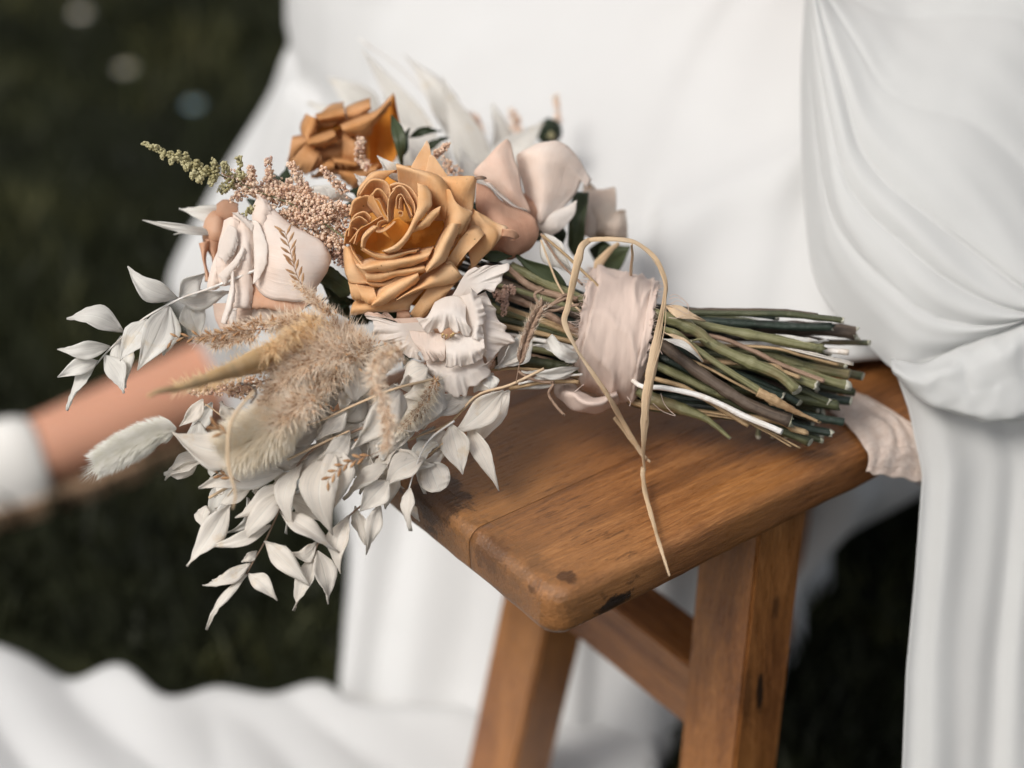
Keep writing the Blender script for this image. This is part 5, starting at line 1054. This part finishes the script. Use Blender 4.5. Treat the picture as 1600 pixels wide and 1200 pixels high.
def astilbe(label, branches, seed, axis, r0=1.9, parent=bouquet):
    r = random.Random(seed); ax = stem('astilbe', axis[0], axis[1], axis[2], [1.6, .8], 'sG' if seed == 1 else 'sP'); tag(ax, label); it = []
    for cr, a, b, w0, w1, z, mi, dens in branches:
        A = Bq(*cr(*a), z); B_ = Bq(*cr(*b), z - .006); L = (B_ - A).length; n = int(L / .0011 * dens * 4.0 * max(1, (w0 + w1) / 90))
        tube('branchlet', [A, B_], [.0005, .0003], M['sG'] if mi == 1 else M['sP'], ax, 5)
        for i in range(n):
            t = r.random(); w = (w0 * (1 - t) + w1 * t) / cr.k * z / FPX; c = A.lerp(B_, t)
            d = Vector((r.gauss(0, 1), r.gauss(0, 1), r.gauss(0, 1))).normalized() * w * (.45 + .55 * r.random())
            m_ = mi if r.random() > .15 else (1 if mi == 0 and a[0] < 700 else 2 if mi == 0 else mi)
            it.append((c + d, r.uniform(.0006, .0012) * r0 / 1.9, m_))
    hairs('fuzz', [(Vector(c), Vector(c) + Vector((r.gauss(0, 1), r.gauss(0, 1), r.gauss(0, 1))).normalized() * r.uniform(.0015, .003), Vector((0, 0, 0))) for c, rad_, m_ in it if m_ == 0 and r.random() < .8], 'hP', ax, .00012)
    tag(beads('florets', it, [M['astP'], M['astG'], M['astD']], ax), kind='stuff'); return ax
br = [(cB, (600, 320), (110, 105), 52, 18, 1.19, 1, 1.5), (cB, (620, 320), (588, 222), 34, 22, 1.19, 1, 1.8), (cB, (690, 310), (665, 250), 36, 24, 1.19, 1, 1.8), (cB, (790, 340), (768, 200), 34, 22, 1.192, 1, 1.4), (cB, (870, 380), (845, 265), 40, 24, 1.192, 0, 1.5),
      (cB, (600, 340), (565, 400), 32, 24, 1.188, 1, 1.8), (cB, (480, 290), (440, 345), 36, 28, 1.186, 1, 1.8), (cB, (430, 235), (400, 290), 26, 20, 1.188, 1, 1.8), (cB, (540, 300), (490, 370), 32, 24, 1.186, 1, 1.6), (cB, (480, 270), (480, 225), 26, 20, 1.188, 1, 1.6), (cB, (410, 235), (405, 180), 24, 18, 1.188, 1, 1.6), (cB, (350, 215), (355, 165), 22, 16, 1.188, 1, 1.6), (cB, (330, 200), (290, 240), 22, 18, 1.188, 1, 1.6), (cB, (250, 165), (235, 205), 20, 16, 1.188, 1, 1.6), (cB, (200, 150), (195, 120), 18, 14, 1.188, 1, 1.6),
      (cB, (760, 350), (640, 450), 60, 40, 1.196, 1, 1.4), (cB, (850, 420), (720, 500), 60, 40, 1.2, 0, 1.3), (cB, (900, 540), (800, 600), 44, 30, 1.196, 1, 1.0),
      (cB, (990, 420), (972, 215), 46, 26, 1.2, 0, 1.5), (cB, (1260, 470), (1130, 250), 50, 30, 1.198, 0, 1.8), (cB, (1500, 450), (1355, 285), 48, 28, 1.196, 0, 1.8), (cB, (700, 330), (1000, 500), 70, 80, 1.2, 0, 1.6), (cB, (1000, 420), (1400, 620), 90, 90, 1.2, 0, 1.9), (cB, (1080, 400), (1500, 620), 80, 80, 1.205, 0, 1.7),
      (cB, (1050, 600), (1500, 820), 90, 90, 1.205, 0, 1.6), (cB, (1150, 520), (1520, 720), 80, 80, 1.205, 0, 1.5), (cB, (1080, 600), (1350, 640), 60, 60, 1.198, 0, 1.5), (cB, (1380, 820), (1500, 900), 80, 70, 1.21, 2, 1.5), (cB, (1400, 760), (1530, 960), 60, 50, 1.212, 2, 1.4), (cB, (900, 400), (1100, 480), 80, 80, 1.208, 0, 1.3), (cB, (1200, 500), (1500, 560), 60, 60, 1.196, 0, 1.6)]
astilbe('feathery astilbe with green tip and pink body reaching to the upper left', br, 1, (cB, [(1560, 800), (1200, 560), (900, 440), (620, 320), (380, 232), (100, 100)], 1.194))
astilbe('small pink astilbe tip under the golden husk', [(c3, (980, 720), (765, 742), 44, 22, 1.17, 0, 1.8), (c3, (1180, 680), (960, 730), 60, 40, 1.172, 0, 1.5), (c3, (1060, 760), (960, 740), 40, 30, 1.168, 0, 1.2)], 2, (c3, [(1300, 650), (1000, 715), (765, 742)], 1.175))
astilbe('bits of pale pink astilbe behind the caramel rose', [(q6, (720, 60), (640, 130), 22, 26, 1.225, 0, 2.2), (q6, (780, 240), (700, 180), 50, 50, 1.25, 0, 1.2), (cF, (900, 560), (880, 720), 55, 55, 1.245, 0, 1.4), (cF, (880, 760), (980, 900), 70, 60, 1.245, 0, 1.2), (ID, (800, 175), (822, 240), 10, 12, 1.40, 0, 1.2), (ID, (868, 150), (872, 190), 5, 6, 1.42, 0, 1.2), (ID, (735, 180), (755, 205), 8, 8, 1.42, 0, 1.2)], 3, (q6, [(780, 300), (700, 150), (680, 80)], 1.25))
astilbe('rust brown dried florets beside the white lisianthus', [(c6, (160, 400), (150, 560), 30, 26, 1.215, 2, 2), (c6, (100, 440), (150, 480), 30, 30, 1.218, 2, 2), (c6, (190, 380), (210, 430), 26, 20, 1.22, 2, 2)], 5, (c6, [(300, 520), (190, 480), (150, 470)], 1.222), 1.6)

# ------------------------------------------------------------------ hairy plumes and tails
def tail(label, cr, pts, prof, z, n, hl, mat, core, seed, lean=.75):
    r = random.Random(seed); p = [Bq(*cr(*q), z) for q in pts]; c = arc_resample([tuple(x) for x in p], 24); pr = np.interp(np.linspace(0, 1, 24), np.linspace(0, 1, len(prof)), prof) / cr.k * z / FPX
    V, F, UV = tube_data(c, pr * .35, 12, None, True); o = mesh('grass_tail', V, F, M[core], bouquet, True, UV); tag(o, label); sp_ = []
    for i in range(n):
        t = r.random(); j = min(22, int(t * 23)); a = Vector(c[j]).lerp(Vector(c[j + 1]), t * 23 - j); ax = Vector(c[j + 1] - c[j]).normalized()
        d = Vector((r.gauss(0, 1), r.gauss(0, 1), r.gauss(0, 1))); d = (d - ax * d.dot(ax)).normalized(); L = hl * r.uniform(.6, 1.3)
        a2 = a + d * pr[j] * .45; sp_.append((a2, a2 + d * pr[j] * .45 + (ax * lean + d * (1 - lean) * 1.5).normalized() * L, d * L * .1))
    hairs('hair', sp_, mat, o); return o
tail('fluffy white bunny tail grass pointing down to the left', c3, [(690, 925), (600, 940), (480, 1000), (380, 1055), (310, 1095)], [10, 34, 42, 33, 10], 1.165, 6500, .0085, 'hW', 'hW', 21, .6)
hr = random.Random(8); tp = [(Bq(*c3(320 + hr.uniform(-20, 40), 1090 + hr.uniform(-30, 20)), 1.168), Bq(*c3(250 + hr.uniform(-70, 60), 1170 + hr.uniform(-50, 40)), 1.16), Vector((0, 0, 0))) for _ in range(60)]
hairs('long_hair', tp, 'hW', bouquet, .00009)
tail('cream fluffy grass head in front of the leaves', c3, [(1330, 820), (1240, 870), (1130, 950), (1020, 1010), (950, 1050)], [20, 70, 84, 66, 20], 1.15, 8000, .0125, 'hC', 'hC', 22, .45)
stem('curled_stalk', c3, [(1000, 700), (1060, 710), (1090, 750), (1060, 800)], 1.125, [1.6, 1.6], 'sB'); stem('curled_stalk', c3, [(1080, 740), (1000, 830), (955, 930), (950, 1100), (985, 1250), (970, 1330)], 1.09, [2.4, 2.8, 2.8, 1.5], 'straw')
# brown plume
def plume(label, cr, strands, z, seed, hl, nper, mat='hB', seedp=.25, sw=.00016):
    r = random.Random(seed); root = stem('plume', cr, strands[0][0], z, [1.6, .8], 'straw'); tag(root, label); H = []; S_ = []
    for pts, spread, zz in strands:
        c = arc_resample([tuple(Bq(*cr(*q), zz)) for q in pts], 30); spm = spread / cr.k * z / FPX
        for i in range(nper):
            t = r.random(); j = min(28, int(t * 29)); a = Vector(c[j]).lerp(Vector(c[j + 1]), t * 29 - j); ax = Vector(c[j + 1] - c[j]).normalized()
            d = Vector((r.gauss(0, 1), r.gauss(0, 1), r.gauss(0, 1))).normalized(); d = (d + ax * .7).normalized(); a = a + d * spm * r.random() * (1 - .6 * t)
            H.append((a, a + d * hl * r.uniform(.5, 1.3), d * .0))
            if r.random() < seedp: S_.append((a, a + d * .0032, ax * .0002))
    hairs('hair', H, mat, root, sw); hairs('seed', S_, 'hS', root, .00055); return root
plume('bushy beige brown grass plume in the middle of the bouquet', c4, [([(560, 480), (440, 420), (330, 400), (180, 460)], 70, 1.178), ([(560, 470), (420, 480), (250, 560), (130, 700)], 90, 1.165), ([(540, 440), (400, 370), (250, 330), (100, 340)], 70, 1.180), ([(520, 500), (400, 560), (300, 680), (160, 760)], 90, 1.155), ([(600, 470), (540, 470), (440, 530), (380, 600)], 70, 1.17),
        ([(480, 470), (300, 520), (120, 640), (40, 760)], 90, 1.145), ([(420, 440), (260, 470), (100, 560)], 80, 1.15), ([(300, 700), (200, 760), (80, 850)], 90, 1.14)], 1.165, 31, .0100, 1500, 'hB', .3, .00014)
plume('out of focus seed plume hanging in front of the papery leaves', c4, [([(700, 470), (620, 520), (590, 620), (640, 740), (660, 850), (650, 960)], 46, 1.115), ([(740, 480), (650, 510), (610, 570)], 50, 1.13)], 1.115, 32, .007, 900, 'hB', .25)
plume('golden grass tip below the white lisianthus', c4, [([(900, 620), (860, 700), (800, 780), (730, 860)], 22, 1.17), ([(890, 640), (840, 760), (700, 870)], 22, 1.172)], 1.17, 33, .008, 500, 'hC', .5)
plume('thin pale seed head lying across the blush rose', c4, [([(400, 300), (330, 260), (270, 200), (190, 130)], 14, 1.165), ([(380, 290), (300, 240), (260, 180)], 10, 1.165)], 1.165, 34, .007, 240, 'hB', .3)
plume('feathery seed head at the left edge of the plume', c3, [([(1200, 400), (1050, 410), (900, 460), (800, 480)], 40, 1.165), ([(1100, 440), (1000, 480), (880, 510)], 40, 1.165)], 1.165, 35, .006, 500, 'hB', .35)
# loose extra leaves tangled under the plume
re_ = random.Random(77)
for i in range(95):
    x = re_.uniform(310, 700); y = re_.uniform(560, 760) + (500 - x) * .22; a = R(re_.uniform(20, 100)); l = re_.uniform(26, 92)
    leaf(ID, (x, y), (x - l * math.cos(a), y + l * math.sin(a)), re_.uniform(14, 34), re_.uniform(1.175, 1.205), re_.uniform(-4, 5), re_.uniform(-.1, .1), re_.uniform(-45, 45), re_.uniform(.002, .009), mat=re_.choice(['ruscus', 'ruscus', 'ruscusw']), parent=sp_mid)
for i in range(9):
    x = re_.uniform(420, 620); y = re_.uniform(560, 660); stem('twig', ID, [(x, y), (x - 50, y + re_.uniform(30, 50)), (x - 120, y + re_.uniform(60, 130))], re_.uniform(1.165, 1.185), [1.3, .8], re_.choice(['straw', 'sW', 'sP']))
# reddish seed sprigs
def seeds(label, cr, path, z, n, l, seed, wmul=1.):
    r = random.Random(seed); o = stem('seed_sprig', cr, path, z, [.7, .4], 'sP', n=30); tag(o, label); c = arc_resample([tuple(Bq(*cr(*q), z)) for q in path], 40)
    for i in range(n):
        t = .25 + .75 * i / (n - 1) if n > 1 else 1; j = min(38, int(t * 38)); a = Vector(c[j]); ax = Vector(c[j + 1] - c[j]).normalized(); sd = ax.cross(FW).normalized() * (1 if i % 2 else -1)
        d = (ax * .8 + sd * r.uniform(.3, .8) + FW * r.uniform(-.3, .3)).normalized(); b = a + d * .0012
        tube('seed', [a, b, b + d * l * .4, b + d * l * .8, b + d * l], [.0002, .0004 * wmul, .0011 * wmul, .0007 * wmul, .0001], M['hS'], o, 6)
seeds('reddish seed sprig pointing left over the white leaves', c3, [(1150, 430), (1000, 440), (850, 465), (720, 470), (655, 490)], 1.16, 14, .0048, 41, .8)
seeds('reddish seed sprig lying on the blush rose', cG, [(860, 870), (780, 740), (740, 640), (700, 480), (665, 370)], 1.165, 16, .0065, 42, .8)
seeds('reddish seed sprig on the papery leaves, lower middle', c4, [(640, 970), (560, 1000), (450, 1040), (390, 1090), (355, 1130)], 1.14, 12, .005, 43)
seeds('tiny seed sprig at the left of the cream grass head', c3, [(960, 960), (910, 940), (885, 920)], 1.12, 5, .006, 44)
seeds('tiny seed sprig below the cream grass head', c5, [(400, 330), (330, 300), (290, 290)], 1.15, 5, .005, 45)
# golden husk
hk = loft('husk', [[(*c3(540, 757), 1.05), (*c3(860, 650), 1.105), (*c3(1160, 500), 1.155), (*c3(1330, 400), 1.175), (*c3(1400, 360), 1.185)], [(*c3(545, 760), 1.048), (*c3(870, 640), 1.10), (*c3(1180, 490), 1.148), (*c3(1350, 390), 1.17), (*c3(1410, 370), 1.18)], [(*c3(548, 768), 1.048), (*c3(900, 670), 1.10), (*c3(1200, 560), 1.148), (*c3(1370, 450), 1.17), (*c3(1420, 400), 1.18)], [(*c3(545, 772), 1.051), (*c3(900, 690), 1.108), (*c3(1180, 620), 1.16), (*c3(1370, 500), 1.178), (*c3(1420, 430), 1.185)]], 12, 60, None, bouquet, .0006, .0010, 9, to3)
M['huskm'] = leafmat('golden_husk', (.72, .46, .20), (.82, .63, .38), .3); hk.data.materials.append(M['huskm']); tag(hk, 'golden dried husk pointing to the lower left')
M['hG'] = hairmat('golden_hair', (.78, .54, .28), (.90, .72, .48))
plume('golden brush of dried grass along the husk', c3, [([(1420, 370), (1200, 510), (1000, 620), (860, 680)], 50, 1.150), ([(1300, 440), (1100, 580), (900, 670), (700, 725)], 24, 1.135), ([(1400, 420), (1250, 540), (1100, 610)], 50, 1.150)], 1.15, 36, .0075, 1300, 'hG', .12)
# twisted wheat beside the tie
def wheat():
    p = [(225, 990), (245, 880), (270, 780), (310, 660), (350, 570), (385, 515)]; o = stem('wheat_ear', c6, p, 1.186, [.8, .8], 'sP', n=30); tag(o, 'twisted pinkish wheat ear left of the raffia'); r = random.Random(9); H = []
    c = arc_resample([tuple(Bq(*c6(*q), 1.186)) for q in p], 40); it = []
    for i in range(46):
        t = .25 + .75 * i / 45; j = min(38, int(t * 38)); ax = Vector(c[j + 1] - c[j]).normalized(); sd = ax.cross(FW).normalized() * (1 if i % 2 else -1); w = math.sin(math.pi * min(1, (t - .2) / .85)) * .0028
        a = Vector(c[j]) + sd * w * .2; d = (ax + sd * .45 + FW * r.uniform(-.5, .2)).normalized()
        tube('grain', [a, a + d * .002, a + d * .0045, a + d * .006], [.0004, .0011, .0009, .0001], M['sP'], o, 6)
        for k in range(5): H.append((a + d * .004, a + d * .004 + (d + Vector((r.gauss(0, .4), r.gauss(0, .4), r.gauss(0, .4)))) * .004, Vector((0, 0, 0))))
    hairs('awn', H, 'hB', o, .0001)
    for pts in ([(385, 515), (345, 460), (350, 430), (400, 405)], [(385, 525), (450, 500), (520, 450), (560, 440)], [(390, 545), (470, 540), (540, 520), (640, 500)], [(400, 535), (480, 490), (560, 455)], [(240, 920), (300, 960), (380, 985), (460, 990)], [(460, 1000), (430, 1060), (470, 1130), (530, 1200)]):
        cutstem(c6, pts, 9, 'sP', 50 if pts[0][1] < 900 else 44, False, 'sP', name='twig')
wheat()
# dark green seed pod, far back
pod = beads('seed_pod', [(Bq(858 + 15 * math.cos(a) * math.cos(b), 206 + 15 * math.sin(b), 1.40 - .007 * math.sin(a) * math.cos(b)), .0028, 0) for a in np.linspace(0, 6.28, 14) for b in np.linspace(-1.4, 1.4, 8)] + [(Bq(861, 212, 1.392), .003, 1)], [M['darkleaf'], M['astG']], bouquet); tag(pod, 'round dark green seed pod at the back')
stem('stem', ID, [(858, 215), (850, 300), (880, 420)], 1.39, [1.5, 2], 'sD')

# ------------------------------------------------------------------ gauze ribbon over the right end of the seat
def gz():
    cg = CR(1240, 500, 3.75); rows = []
    def onseat(x, y, lift=.002): px, py = cg(x, y); g = G(px, py, SH + lift); return (px, py, PR(g)[2])
    def edge(x, y, d=.004):
        px, py = cg(x, y); us = np.linspace(0, SL, 200); pr = [PR(S(u, 0, SH)) for u in us]; z = float(np.interp(px, [p[0] for p in pr], [p[2] for p in pr])); return (px, py, z - d)
    rows = [[onseat(200, 520, .004), onseat(300, 600, .003), onseat(385, 700), edge(440, 800, .004), edge(425, 890, .003)],
            [onseat(250, 470, .005), onseat(400, 560, .005), onseat(520, 640), edge(540, 790, .006), edge(500, 908, .005)],
            [onseat(340, 425, .003), onseat(520, 530, .004), onseat(600, 600), edge(650, 760, .006), edge(620, 925, .006)],
            [onseat(380, 435, .002), onseat(540, 530), onseat(640, 588), edge(740, 720, .006), edge(740, 950, .006)],
            [onseat(420, 445, .002), onseat(560, 525), edge(690, 612, .003), edge(790, 720, .004), edge(840, 965, .002)]]
    m, n, bs, out = newmat('crinkle_gauze'); co = coord(n, 'UV'); c = mix(n, smooth(n, nz(n, co, 8, 4, .6), .35, .65), (.74, .60, .51), (.80, .68, .60))
    wv = nz(n, co, 1, 3, .6, .4, (90, 6, 1)); c = mix(n, smooth(n, wv, .45, .65, 0, .3), c, (.52, .37, .29)); n.links.new(c, bs.inputs['Base Color']); bs.inputs['Roughness'].default_value = .9; bump(n, wv, .8, .0015, bs); translucent(n, bs, out, c, .2)
    o = bpy.data.objects; q = loft('gauze_ribbon', rows, 40, 60, m, None, .0008, .0012, 5, None, fn=lambda v, t, c: P(v.x, v.y, v.z) + Vector((0, 0, .0008 * math.sin(t * 26 + 2 * noise.noise(Vector((c * 4, t * 3, 1)))))))
    tag(q, 'crinkled blush gauze ribbon hanging over the right end of the stool seat', 'ribbon')
gz()
